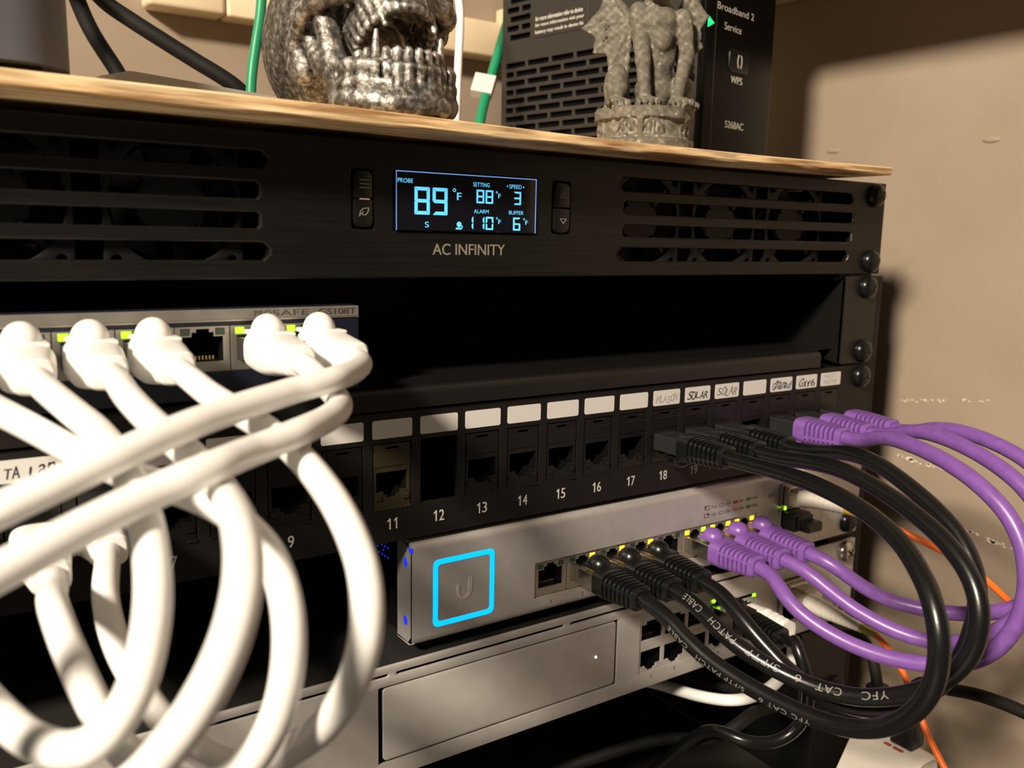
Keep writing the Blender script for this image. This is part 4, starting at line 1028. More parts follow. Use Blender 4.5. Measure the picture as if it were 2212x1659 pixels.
    'cord_b': [[-196.0,113.5,52.0],[-194.5,117.0,56.8],[-193.1,120.5,61.7],[-191.8,124.0,66.5],[-190.5,127.5,71.4],[-189.1,131.0,76.2],[-187.4,134.5,81.0],[-185.5,138.0,85.6],[-183.2,141.4,90.1],[-180.4,144.9,94.4],[-177.3,148.2,98.5],[-173.8,151.5,102.3],[-170.0,154.7,105.9],[-166.0,157.8,109.3],[-161.7,160.9,112.5],[-157.2,163.8,115.4],[-152.2,166.5,117.8],[-146.9,168.9,119.5],[-141.1,170.7,120.2],[-135.1,171.6,119.5],[-129.3,171.7,117.5],[-124.0,171.0,114.5],[-119.0,169.8,111.2],[-114.3,168.0,107.6],[-110.0,165.8,103.9],[-105.9,163.3,100.1],[-101.7,161.6,96.0],[-97.5,162.3,91.7],[-94.0,166.0,88.3],[-91.5,171.0,85.9],[-89.3,176.4,83.8],[-87.2,181.8,81.8],[-84.7,186.7,79.3],[-81.1,189.7,75.5],[-77.3,187.9,71.3],[-74.1,183.9,67.9],[-70.7,179.9,64.8],[-66.8,176.4,61.6],[-62.4,173.5,58.4],[-57.9,170.9,55.3],[-53.3,168.3,52.1],[-48.7,165.7,49.0],[-44.2,163.0,45.9],[-39.7,160.1,42.9],[-35.1,157.5,39.8],[-30.4,155.5,36.4],[-25.8,154.8,32.4],[-21.6,155.5,28.0],[-18.0,157.5,23.5],[-14.6,159.9,19.0],[-11.3,162.5,14.5],[-8.0,165.0,10.0]],
    'green_a': [[-4.0,165.0,420.0],[-4.1,164.8,413.9],[-4.2,164.5,407.8],[-4.4,164.3,401.7],[-4.5,164.1,395.6],[-4.6,163.9,389.5],[-4.7,163.7,383.4],[-4.7,163.4,377.3],[-4.8,163.2,371.2],[-4.9,163.0,365.1],[-5.0,162.8,359.0],[-5.1,162.6,352.9],[-5.2,162.4,346.8],[-5.2,162.2,340.7],[-5.3,161.9,334.6],[-5.4,161.7,328.5],[-5.5,161.5,322.4],[-5.6,161.3,316.3],[-5.7,161.0,310.2],[-5.9,160.8,304.1],[-6.0,160.6,298.0],[-6.1,160.3,291.9],[-6.3,160.1,285.8],[-6.5,159.8,279.8],[-6.6,159.6,273.7],[-6.8,159.3,267.6],[-7.1,159.0,261.5],[-7.3,158.8,255.4],[-7.6,158.5,249.3],[-7.9,158.2,243.2],[-8.2,157.8,237.1],[-8.6,157.5,231.0],[-9.0,157.2,225.0],[-9.4,156.8,218.9],[-9.8,156.5,212.8],[-10.3,156.1,206.7],[-10.8,155.8,200.7],[-11.4,155.4,194.6],[-11.9,155.1,188.5],[-12.5,154.7,182.5],[-13.0,154.3,176.4],[-13.6,153.9,170.3],[-14.2,153.5,164.3],[-14.7,153.0,158.2],[-15.3,152.6,152.1],[-15.9,152.2,146.1],[-16.4,151.7,140.0],[-16.9,151.2,134.0],[-17.4,150.7,127.9],[-17.8,150.1,121.8],[-18.1,149.5,115.8],[-18.4,148.9,109.7],[-18.6,148.3,103.6],[-18.8,147.6,97.6],[-19.0,146.8,91.5],[-19.2,146.1,85.5],[-19.7,145.2,79.4],[-20.4,144.4,73.4],[-21.3,143.5,67.5],[-22.5,142.6,61.6],[-23.9,141.7,55.7],[-25.2,140.9,49.8],[-26.5,140.0,43.9],[-27.6,139.1,38.0],[-28.5,137.8,32.1],[-29.1,136.1,26.2],[-29.5,134.2,20.4],[-29.7,132.1,14.7],[-30.0,130.0,9.0]],
    'white_bg': [[80.0,165.0,420.0],[79.9,164.7,413.9],[79.7,164.5,407.8],[79.6,164.2,401.7],[79.5,163.9,395.7],[79.3,163.7,389.6],[79.2,163.4,383.5],[79.1,163.2,377.4],[79.0,162.9,371.3],[78.9,162.6,365.2],[78.7,162.4,359.2],[78.6,162.1,353.1],[78.5,161.9,347.0],[78.4,161.6,340.9],[78.3,161.3,334.8],[78.1,161.1,328.7],[78.0,160.8,322.6],[77.9,160.5,316.6],[77.7,160.3,310.5],[77.5,160.0,304.4],[77.4,159.7,298.3],[77.2,159.5,292.2],[77.0,159.2,286.1],[76.8,158.9,280.1],[76.6,158.6,274.0],[76.3,158.4,267.9],[76.0,158.1,261.8],[75.7,157.9,255.7],[75.4,157.7,249.7],[75.0,157.5,243.6],[74.6,157.4,237.5],[74.2,157.3,231.4],[73.7,157.3,225.4],[73.2,157.3,219.3],[72.7,157.2,213.2],[72.2,157.2,207.1],[71.7,157.1,201.1],[71.2,157.0,195.0],[70.7,156.9,188.9],[70.2,156.7,182.9],[69.7,156.4,176.8],[69.3,156.1,170.7],[68.9,155.6,164.7],[68.6,154.9,158.6],[68.4,154.1,152.6],[68.2,153.1,146.6],[68.2,151.7,140.7],[68.3,150.1,134.8],[68.6,148.2,129.0],[69.0,145.9,123.4],[69.5,143.5,117.8],[70.0,140.8,112.4],[70.6,138.0,107.0],[71.2,135.3,101.6],[71.7,132.6,96.1],[71.9,130.1,90.6],[71.9,128.0,84.9],[71.7,126.2,79.1],[71.1,124.8,73.2],[70.3,123.6,67.2],[69.4,122.6,61.3],[68.5,121.6,55.4],[67.7,120.6,49.4],[66.9,119.6,43.5],[66.1,118.5,37.5],[65.2,117.4,31.6],[64.1,115.9,25.8],[62.9,114.2,20.1],[61.5,112.2,14.5],[60.0,110.0,9.0]],
    'green_b': [[196.0,215.0,420.0],[195.6,214.7,413.9],[195.2,214.4,407.8],[194.9,214.1,401.7],[194.6,213.8,395.5],[194.2,213.5,389.4],[193.9,213.2,383.3],[193.6,213.0,377.2],[193.4,212.7,371.1],[193.1,212.4,365.0],[192.8,212.1,358.8],[192.5,211.8,352.7],[192.2,211.6,346.6],[191.9,211.3,340.5],[191.6,211.0,334.4],[191.3,210.7,328.2],[191.0,210.4,322.1],[190.7,210.1,316.0],[190.3,209.8,309.9],[190.0,209.5,303.8],[189.6,209.2,297.7],[189.1,208.9,291.6],[188.7,208.6,285.5],[188.2,208.3,279.3],[187.7,208.0,273.2],[187.1,207.6,267.1],[186.5,207.3,261.1],[185.8,206.9,255.0],[185.1,206.6,248.9],[184.3,206.2,242.8],[183.5,205.8,236.8],[182.6,205.4,230.7],[181.7,205.0,224.7],[180.7,204.5,218.6],[179.7,204.1,212.6],[178.6,203.7,206.6],[177.5,203.2,200.6],[176.4,202.8,194.5],[175.2,202.3,188.5],[173.9,201.9,182.6],[172.6,201.4,176.6],[171.3,200.9,170.6],[169.9,200.4,164.7],[168.4,199.9,158.7],[166.9,199.3,152.8],[165.2,198.8,147.0],[163.5,198.2,141.1],[161.6,197.5,135.3],[159.5,196.9,129.6],[157.1,196.1,124.0],[154.6,195.3,118.5],[151.8,194.5,113.1],[148.9,193.6,107.7],[146.0,192.8,102.4],[143.4,192.0,96.9],[140.9,191.3,91.3],[138.6,190.6,85.7],[136.2,189.7,80.1],[133.9,188.7,74.5],[131.4,187.5,69.1],[128.9,186.1,63.7],[126.2,184.5,58.4],[123.5,182.7,53.2],[120.8,180.7,48.0],[118.2,178.7,42.9],[115.7,176.6,37.6],[113.6,174.5,32.3],[111.8,172.4,26.8],[110.4,170.2,21.2],[109.2,168.1,15.6],[108.0,166.0,10.0]],
}
PWX, PWY, PWZ, PWR = 192.0, -65.0, -252.0, 12.0
PLX, PLY = 12.0, 4.0
TAGZ = 56.0


def boot_mesh(m, style):
    """moulded plug boot; local origin at the port face, boot runs along -Y, latch side up"""
    bm = B()
    if style == 'ribbed':
        sec = [(13, 6.2, 5.2, 0), (13.3, 6.5, 5.5, 0), (19.4, 6.5, 5.5, 0)]
        s = 19.4
        for k in range(7):
            t = k / 6
            hw, hh = 6.4 - 1.3 * t, 5.4 - .9 * t
            sec += [(s + .05, hw * .70, hh * .72, 0), (s + .85, hw * .70, hh * .72, 0), (s + .95, hw, hh, 0), (s + 2.2, hw - .12, hh - .08, 0)]
            s += 2.25
        sec += [(s + .3, 4.6, 4.1, 0), (s + .9, 3.9, 3.6, 0)]
        loft(bm, sec, 36, 3.6)
        # spine along each flank that ties the ribs together
        for sx in (-1, 1):
            v = [(sx * 6.35, -19.2, 1.5), (sx * 6.35, -19.2, 2.7), (sx * 4.9, -34.6, 2.2), (sx * 4.9, -34.6, 1.2), (sx * 5.0, -19.2, 1.5), (sx * 5.0, -19.2, 2.7), (sx * 3.6, -34.6, 2.2), (sx * 3.6, -34.6, 1.2)]
            add(bm, v, [[0, 1, 2, 3], [4, 5, 6, 7], [0, 1, 5, 4], [1, 2, 6, 5], [2, 3, 7, 6], [3, 0, 4, 7]])
    else:
        sec = [(8, 6.3, 5.2, 0), (8.4, 6.7, 5.6, 0), (14, 6.8, 6.0, -.2), (20, 6.7, 6.0, -.3), (24, 6.2, 5.6, -.2), (29, 5.4, 5.0, 0), (33, 5.0, 4.7, 0), (36, 4.6, 4.3, 0), (36.6, 4.0, 3.8, 0)]
        loft(bm, sec, 36, 3.4)
    return mesh_from(bm, 'boot', m, 32)
def guard_mesh(m, style):
    bm = B()
    if style == 'ribbed':
        box(bm, -5.0, 5.0, -17, -5.5, 4.5, 5.7, .4)
        ellipsoid(bm, (0, -9.8, 5.2), (4.4, 4.9, 4.3), 24, 12, vmin=0)
    else:
        box(bm, -5.6, 5.6, -19, -5, 4.6, 6.0, .5)
        ellipsoid(bm, (0, -10.5, 5.5), (4.9, 5.4, 5.4), 24, 12, vmin=0)
    return mesh_from(bm, 'latch_guard', m, 40)
def tip_mesh(m, y1=3.0, y0=-14):
    bm = B()
    box(bm, -5.85, 5.85, y0, y1, -3.6, 3.3, .25)
    return mesh_from(bm, 'plug', m)
KIT = {}
for key, m, st in (('black', CBLACK, 'ribbed'), ('purple', CPURPLE, 'ribbed'), ('white', CWHITE, 'domed')):
    KIT[key] = (boot_mesh(m, st), guard_mesh(m, st))
TIP_SHIELD, TIP_SMOKED = tip_mesh(SHIELD), tip_mesh(SMOKED)
FLIP = Matrix.Rotation(math.pi, 4, 'Y')
def connector(parent, kind, loc, flip, rot=None):
    r = rot or (FLIP if flip else Matrix.Identity(4))
    b = place('boot', KIT[kind][0], parent, loc, r)
    place('latch_guard', KIT[kind][1], b, loc, r)
    place('plug', TIP_SMOKED if (flip or kind == 'white') else TIP_SHIELD, b, loc, r)
    return b
def wrap_text(bm, body, P, r, s0, s1, theta, h):
    """printed lettering wrapped on the jacket; theta in radians around the centre line"""
    T, N, Bn = frames(P)
    s = np.concatenate([[0], np.cumsum(np.linalg.norm(np.diff(P, axis=0), axis=1))])
    v, f = glyphs(body, 1.12)
    t_ = bmesh.new()
    add(t_, [(x, z, 0) for x, z in v], f)
    z_ = [z for x, z in v]
    for q_ in np.linspace(min(z_), max(z_), 9)[1:-1]:      # cut the strokes so that they follow the curve of the jacket
        bmesh.ops.bisect_plane(t_, geom=t_.verts[:] + t_.edges[:] + t_.faces[:], plane_co=(0, q_, 0), plane_no=(0, 1, 0))
    t_.verts.index_update()
    v = [(w.co.x, w.co.y) for w in t_.verts]
    f = [[w.index for w in fc.verts] for fc in t_.faces]
    t_.free()
    a = np.array(v); lo = a.min(0); hi = a.max(0); q = (a - lo) / (hi - lo)
    vs = []
    for x, z in q:
        ss = s0 + x * (s1 - s0)
        p = np.array([np.interp(ss, s, P[:, k]) for k in range(3)])
        nn = np.array([np.interp(ss, s, N[:, k]) for k in range(3)]); bb = np.array([np.interp(ss, s, Bn[:, k]) for k in range(3)])
        an = theta - (z - .5) * h / r
        vs.append(tuple(p + (r + .07) * (math.cos(an) * nn + math.sin(an) * bb)))
    return add(bm, vs, f)
def cable(key, r, mat, label, ends, group, kind, cat='cable', name='patch_cable', step=1.6):
    P = spline(PATHS[key], step)
    c = thing(name, label, cat, tuple(P[0]), group)
    part('jacket', tube(B(), P, r, 20), mat, c, smooth=60)
    for loc, flip in ends: connector(c, kind, loc, flip)
    return c, P
def pport(n): return ((n - 12.5) * PITCH, 0.0, -113.5)
def sport(n): return (SW_X[n - 1], 0.0, -162.5)
BG, PG, WG = 'black patch cables looping at the right', 'purple patch cables looping at the right', 'white patch cables in front of the rack'
c, P = cable('black_front', 3.0, CBLACK, 'nearest black patch cable, hanging lowest, from jack 18 to the second silver port', [(pport(18), True), (sport(2), False)], BG, 'black')
c2, P2 = cable('black_middle', 3.0, CBLACK, 'black patch cable with large white lettering, between the other two, from jack 19', [(pport(19), True), (sport(3), False)], BG, 'black')
cable('black_rear', 3.0, CBLACK, 'rearmost black patch cable, from jack 20 to the fourth port of the silver switch', [(pport(20), True), (sport(4), False)], BG, 'black')
def best_theta(P, frac):
    T, N, Bn = frames(P)
    i = int(len(P) * frac)
    d = np.array((-157.9, -266.0, -30.5)) - P[i]
    return math.atan2(np.dot(d, Bn[i]), np.dot(d, N[i]))
L2 = float(np.linalg.norm(np.diff(P2, axis=0), axis=1).sum())
L1 = float(np.linalg.norm(np.diff(P, axis=0), axis=1).sum())
bm = B()
for wd, a, b in (('YFC', .655, .690), ('CAT', .715, .748), ('6', .768, .776), ('S/FTP', .798, .845), ('PATCH', .862, .905), ('CABLE', .922, .958)):
    wrap_text(bm, wd, P2, 3.0, L2 * a - 6, L2 * b - 6, best_theta(P2, (a + b) / 2) + .15, 2.6)
part('printed_lettering', bm, PRINTG, c2)
bm = B()
for wd, a, b in (('YFC CAT 6', .70, .765), ('S/FTP PATCH', .785, .855), ('CABLE', .87, .905)):
    wrap_text(bm, wd, P, 3.0, L1 * a, L1 * b, best_theta(P, (a + b) / 2) - .75, 1.7)
part('printed_lettering', bm, PRINTG, c)
cable('purple_front', 3.0, CPURPLE, 'purple patch cable plugged nearest, from jack 22 to the sixth silver port', [(pport(22), True), (sport(6), False)], PG, 'purple')
cable('purple_middle', 3.0, CPURPLE, 'middle purple patch cable, from jack 23 to the seventh silver port', [(pport(23), True), (sport(7), False)], PG, 'purple')
cable('purple_rear', 3.0, CPURPLE, 'purple patch cable farthest back, from jack 24 to the eighth silver port', [(pport(24), True), (sport(8), False)], PG, 'purple')
gx = {5: -57, 4: -73, 3: -105, 2: -121, 1: -137, 0: -153}
def gport(i): return (gx[i], 0.0, -64.5)
cable('white_top', 3.1, CWHITE, 'white cable from the navy switch, upper of the two long slanting runs', [(gport(5), False)], WG, 'white')
cable('white_second', 3.1, CWHITE, 'white cable running just below and beside the upper slanting white cable', [(gport(4), False)], WG, 'white')
cable('white_a', 3.1, CWHITE, 'white cable dropping past the number 7 and curling up to the frame edge', [(gport(1), False), (pport(4), True)], WG, 'white')
cable('white_b', 3.1, CWHITE, 'thickest-looking white cable, bowing out in front of jack 8', [(gport(2), False), (pport(3), True)], WG, 'white')
c, _ = cable('white_c', 3.1, CWHITE, 'white cable bowing in front of jack 11, beside the cyan-ringed switch', [(gport(3), False)], WG, 'white')
_e = PATHS['white_c'][-1]
connector(c, 'white', (_e[0], 12.0, -113.5), True)
cable('white_e', 3.1, CWHITE, 'white cable passing behind the slanting runs, then looping down past jack 9 to jack 5', [(gport(0), False), (pport(5), True)], WG, 'white')

# fibre leads
def fibre(key, label, base, sleeve, boot_pts):
    P = spline(PATHS[key], 1.5)
    c = thing('fibre_cable', label, 'cable', base, 'orange fibre leads')
    q = spline([base_pt for base_pt in boot_pts], 1.0)
    k = int(np.argmin(np.linalg.norm(P - q[-1], axis=1)))
    part('jacket', tube(B(), P[max(0, k - 6):], 1.35, 14), CORANGE, c, smooth=60)
    n = len(q)
    bm = B()
    i0, i1 = 0, int(n * .80)
    rr = [5.0 - 2.9 * (i / i1) - (0.16 if (i > i1 * .3 and i % 3 == 0) else 0) for i in range(i1)]
    tube(bm, q[i0:i1], rr, 18)
    part('boot', bm, WPLASTIC, c, smooth=50, label='white tapering boot')
    part('sleeve', tube(B(), q[i1 - 2:], [2.0 - .5 * j / (n - i1 + 1) for j in range(n - i1 + 2)], 16), sleeve, c, smooth=60, label='coloured sleeve')
    return c
c = fibre('fibre_top', 'orange fibre lead with yellow sleeve in the ring-lit switch', (184.2, 0, -149), CYELLOW,
          [(178.2, -14.2, -146.6), (177.6, -16.5, -146.3), (175.6, -24.8, -145.4), (173.9, -33.3, -145.0), (171.5, -41.4, -144.5), (170.6, -48.2, -144.5)])
bm = B()
for x in (181.0, 187.4): box(bm, x - 2.7, x + 2.7, -14.5, 6, -152.5, -146.2, .4)
box(bm, 178.6, 190.0, -9, -5, -153.2, -152.0, .3)
box(bm, 179.5, 189.0, -12, -2, -146.4, -144.9, .4)
part('connector', bm, BEIGE, c, label='beige duplex connector')
part('module', box(B(), 178.2, 190.4, -5, 18, -153.9, -144.4, .5), SHIELD, c, label='metal transceiver')
c = fibre('fibre_bottom', 'orange fibre lead with olive sleeve in the drive-bay gateway', (190.5, 0, -199.5), COLIVE,
          [(187.0, -14, -200.8), (186.7, -18.8, -200.6), (184.4, -26.9, -199.8), (181.1, -39.1, -198.8), (180.1, -48.1, -198.6), (178.4, -56.0, -198.1)])
bm = B()
for x in (187.3, 193.7): box(bm, x - 2.7, x + 2.7, -14.5, 6, -202.8, -196.4, .4)
box(bm, 185.8, 195.2, -12, -2, -196.8, -195.4, .4)
part('connector', bm, BEIGE, c, label='beige duplex connector')
part('module', box(B(), 184.0, 197.0, -5, 18, -204.0, -195.0, .5), SHIELD, c, label='metal transceiver')

# leads of the gateway
c, _ = cable('gw_black', 2.6, CBLACK, 'black lead with a big latch hood beside the lime light of the gateway', [((140.9, 0, -199.2), False)], None, 'black')
c = thing('patch_cable', 'white lead with a ribbed boot, half hidden behind black leads of the gateway', 'cable', (157.3, -30, -203.6))
P = spline(PATHS['gw_white'], 1.6)
part('jacket', tube(B(), P, 2.7, 18), CWHITE, c, smooth=60)
bm = B()
sec = [(2, 5.8, 4.6, 0), (12, 6.4, 5.4, 0)]
for k in range(4): sec += [(13 + k * 3.2, 4.2, 3.8, 0), (14.4 + k * 3.2, 4.2, 3.8, 0), (14.5 + k * 3.2, 6.0 - .25 * k, 5.2 - .2 * k, 0), (16.1 + k * 3.2, 6.0 - .25 * k, 5.2 - .2 * k, 0)]
loft(bm, sec, 30, 3.0, M=Matrix.Translation((157.3, 0, -203.6)))
part('boot', bm, CWHITE, c, smooth=35)
c = thing('power_lead', 'black lead looping in the dark below the silver gateway', 'cable', PATHS['black_loop'][0])
part('jacket', tube(B(), spline(PATHS['black_loop'], 1.6), 2.8, 16), CORD, c, smooth=60)

# ------------------------------------------------------------------ power adapter by the floor
pw = thing('surge_protector', 'white power strip block with red markings by the foot of the rack', 'power strip', (188, -10, FZ))
prof = [(203, FZ + .4), (203, -258), (202.2, -254.6), (200.6, -252.6), (198, -252), (190.5, -252), (187.6, -252.9), (184.5, -256.5), (180, -263), (175.5, -269.5), (172, -277), (170.5, -286), (170, FZ + .4)]
n = len(prof)
ys = [(-75.5, .80), (-76.2, .90), (-75.2, .97), (-73, 1.0), (-43, 1.0)]
bm = B()
add(bm, [(188 + (x - 188) * k if y < -73 else x, y if y < -73.5 or y == -43 else -73, FZ + (z - FZ) * (1 - (1 - k) * .10)) for y, k in ys for x, z in prof],
    [[i * n + k, i * n + (k + 1) % n, (i + 1) * n + (k + 1) % n, (i + 1) * n + k] for i in range(len(ys) - 1) for k in range(n)] + [list(range(n)), [(len(ys) - 1) * n + k for k in range(n)]])
part('housing', bm, WPLASTIC, pw, smooth=40)
bm = B()
for y0, y1 in ((-60.6, -57.0), (-66.5, -61.4)):
    o = rrect(188.9, 190.9, y0, y1, .95, 4)
    n = len(o)
    add(bm, [(x, y, z) for z in (-252.1, -251.85) for x, y in o], [list(range(n)), list(range(n, 2 * n))] + [[i, (i + 1) % n, n + (i + 1) % n, n + i] for i in range(n)])
part('red_marking', bm, PRINTR, pw, label='red printed marks')
c = thing('mains_lead', 'black mains lead with a square plug in the white power strip', 'cord', PATHS['cord_right'][0])
bm = B()
box(bm, 192, 202, -69, -58, -251.7, -233, 1.0)
part('plug', bm, PLASTIC, c, smooth=40)
part('jacket', tube(B(), spline(PATHS['cord_right'], 1.6), 2.6, 18), CORD, c, smooth=60)
c = thing('hanging_lead', 'short black lead with a square end hanging beside the orange fibre', 'cable', PATHS['hanging'][-1])
part('jacket', tube(B(), spline(PATHS['hanging'], 1.6), 2.6, 16), CORD, c, smooth=60)
_e = PATHS['hanging'][-1]
part('connector', box(B(), _e[0] - 4.2, _e[0] + 4.2, _e[1] - 3.5, _e[1] + 3.5, _e[2] - 4, _e[2] + 1, .6), PLASTIC, c, smooth=40)

# ------------------------------------------------------------------ things on the board
BT = lambda x: ply_z(x, 1)
gb = thing('storage_enclosure', 'bluish grey plastic enclosure at the end of the plywood board', 'electronics box', (-170, 55, BT(-170)))
bm = B()
o = rrect(-222, -118.5, 0, 112, 15, 8)
n = len(o)
add(bm, [(x, y, z) for z in (12.0, 66.0) for x, y in o], [list(range(n)), list(range(n, 2 * n))] + [[i, (i + 1) % n, n + (i + 1) % n, n + i] for i in range(n)])
part('housing', bm, GREYBOX, gb, smooth=40)
for x, y in ((-208, 14), (-134, 14), (-208, 98), (-134, 98)):
    part('foot', box(B(), x - 8, x + 8, y - 8, y + 8, BT(x) + .05, 12, .6), PLASTIC, gb)
bm = B()
prof = [(-74 - 9 * math.sin(math.radians(a)), BT(-60) + .3 + 9.4 + 9.4 * math.cos(math.radians(a))) for a in range(0, 91, 10)] + [(-83, BT(-90) + .3), (64, BT(-90) + .3), (64, BT(-60) + 19.1)]
prism(bm, prof, -8, 8)
bmesh.ops.transform(bm, matrix=Matrix.Translation((-22, 115, 0)) @ Matrix.Rotation(math.radians(20.5), 4, 'Z'), verts=bm.verts)
o = tag(part('flat_strip', bm, WPLASTIC, None), 'pale plastic strip lying along the board behind the skull', 'plastic strip')
rw = thing('cable_raceway', 'cream cable raceway fixed along the back wall', 'raceway', (140, 330, 103))
part('cover', box(B(), -33, 13.2, 311, 329.8, 102.0, 127, 3, 3), CREAM, rw, smooth=40)
part('cover', box(B(), 14.0, 318, 311, 329.8, 102.0, 127, 2, 3), CREAM, rw, smooth=40)
for key, r, m, nm, lb, cat in (('cord_a', 3.6, CORD, 'braided_lead', 'black braided cord dropping steeply beside the grey enclosure', 'cord'), ('cord_b', 3.6, CORD, 'braided_lead', 'black braided cord slanting down toward the skull', 'cord'),
                         ('white_bg', 2.0, CWHITE, 'network_cable', 'thin white cable standing upright between skull and black router', 'cable'), ('green_a', 2.3, CGREEN, 'network_cable', 'green cable rising between the grey enclosure and the skull', 'cable')):
    c = tag(part(nm, tube(B(), spline(PATHS[key], 1.6), r, 16), m, None, smooth=60), lb, cat)
gc = thing('network_cable', 'green cable with a white paper tag beside the black router', 'cable', PATHS['green_b'][-1])
P = spline(PATHS['green_b'], 1.6)
part('jacket', tube(B(), P, 2.9, 16), CGREEN, gc, smooth=60)
i = int(np.argmin(np.abs(P[:, 2] - TAGZ)))
tp = P[i]; td = (P[i + 2] - P[i - 2]); td /= np.linalg.norm(td)
rt = np.array((0.83, -0.556, 0.019)); rt = rt - td * rt.dot(td); rt /= np.linalg.norm(rt); nr = np.cross(rt, td)
bm = B()
v = [tuple(tp + a * rt + b * td + c_ * nr) for c_ in (-3.1, 3.1) for a, b in ((-9, -6.4), (3.2, -6.4), (3.2, 6.4), (-9, 6.4))]
add(bm, v, [[0, 1, 2, 3], [7, 6, 5, 4], [0, 4, 5, 1], [1, 5, 6, 2], [2, 6, 7, 3], [3, 7, 4, 0]])
part('paper_tag', bm, PAPER, gc, label='white paper flag folded round the cable')

# ------------------------------------------------------------------ router tower
KX, KY = 154.8, 45.0
RZ = 5.6
RM = Matrix(((.982, -.19, 0, KX), (.19, .982, 0, KY), (0, 0, 1, 0), (0, 0, 0, 1)))   # local: x across the front, y back, z up
RW, RL, RH = 62.8, 134.0, 205.0
rt_ = thing('router', 'black upright router tower with slotted side and glossy front', 'router', (KX + 20, KY + 70, RZ))
def rbox(bm, *a, **k): return box(bm, *a, mat=RM, **k)
bm = B()
rbox(bm, 2.2, RW - 2, 3, RL - 2, RZ + .1, RH, bevel=1.0)
part('core', bm, VOID, rt_)
# slotted side: plate in the local YZ plane
SM = RM @ Matrix(((0, 1, 0, 0), (1, 0, 0, 0), (0, 0, 1, 0), (0, 0, 0, 1)))
holes = []
def slotrow(z, y0, y1, off, ln=16.0, gap=1.9, h=2.9):
    y = y0 - off
    while y < y1 - 2:
        a, b = max(y, y0), min(y + ln, y1)
        if b - a > 2.4: holes.append(rrect(a, b, z - h / 2, z + h / 2, .7, 2))
        y += ln + gap
for k in range(14): slotrow(66.2 - 4.9 * k, 8, 130.5, 0 if k % 2 == 0 else 9.0)
for k in range(9): slotrow(81.2 + 4.9 * k, 112, 130.5, 0 if k % 2 == 0 else 9.0)
bm = B()
plate(bm, rect(1.5, RL, RZ, RH), holes, 0.0, 2.0, .25, 0, SM)
rbox(bm, 0.2, RW - .5, RL - 2, RL, RZ, RH, bevel=.6); rbox(bm, RW - 2, RW - .4, 2, RL, RZ, RH, bevel=.5); rbox(bm, .2, RW - .4, 2, RL, RH - 2, RH, bevel=.5)
part('shell', bm, ROUTER, rt_, label='dark grey shell with rows of vent slots')
bm = B()
rbox(bm, -.4, .3, 69.5, 109.5, 78.5, 120, bevel=.2)
rl_ = part('info_plate', bm, ROUTER, rt_)
bm = B()
TM = RM @ Matrix(((0, 1, 0, 0), (-1, 0, 0, 107.5), (0, 0, 1, 0), (0, 0, 0, 1)))
for i, (s, b) in enumerate((('for more information refer to device', 34), ('for more information visit your', 35), ('battery may result in device fai', 34.5))):
    z = 88.2 - 3.6 * i
    text(bm, s, 0, b, z - 1.0, z + 1.4, -.55, mat=TM, bold=.06)
part('fine_print', bm, PRINTW, rl_)
bm = B()
rbox(bm, 0, RW, -2.2, 3.2, RZ, RH, bevel=1.6, seg=3)
part('front_panel', bm, GLOSS, rt_, smooth=40, label='glossy black front')
bm = B()
rbox(bm, 8.2, 8.6, -2.35, -1, RZ, RH)
part('seam', bm, ROUTER, rt_)
bm = B()
text(bm, 'Broadband 2', 8.6, 41.5, 78.2, 81.4, -2.3, mat=RM); text(bm, 'Service', 15.5, 30.6, 70.0, 73.4, -2.3, mat=RM)
text(bm, 'WPS', 23.6, 33.9, 46.6, 50.0, -2.3, mat=RM, bold=.15); text(bm, '5268AC', 20.5, 37.4, 25.2, 28.6, -2.3, mat=RM, bold=.15)
part('wording', bm, PRINTW, rt_)
bm = B()
v = [(-.2, 68.6), (-.2, 73.6), (4.8, 71.1)]
add(bm, [tuple(RM @ Vector((x + 1.6, y, z))) for y in (-2.6, -2.0) for x, z in v], [[0, 1, 2], [5, 4, 3], [0, 3, 4, 1], [1, 4, 5, 2], [2, 5, 3, 0]])
part('service_light', bm, LEDGREEN, rt_)
b_ = B()
plate(b_, rrect(20.5, 38.5, 51.6, 62.4, 2.6, 4), [], -3.0, 2, .4, 0, RM)
wb = part('pairing_button', b_, PLASTIC, rt_, smooth=40)
bm = B()
for sx, r0, r1 in ((-1, 20, 160), (1, 200, 340)):
    pts = []
    for a in range(r0, r1 + 1, 20):
        t = math.radians(a + 90)
        pts.append((29.5 + 1.5 * math.cos(t) + (.35 * sx), 57.0 + 3.2 * math.sin(t)))
    for (xa, za), (xb, zb) in zip(pts, pts[1:]):
        d = math.hypot(xb - xa, zb - za); nx, nz = -(zb - za) / d * .55, (xb - xa) / d * .55
        add(bm, [tuple(RM @ Vector((x, -3.1, z))) for x, z in ((xa + nx, za + nz), (xb + nx, zb + nz), (xb - nx, zb - nz), (xa - nx, za - nz))], [[0, 1, 2, 3]])
part('icon', bm, PRINTW, wb)

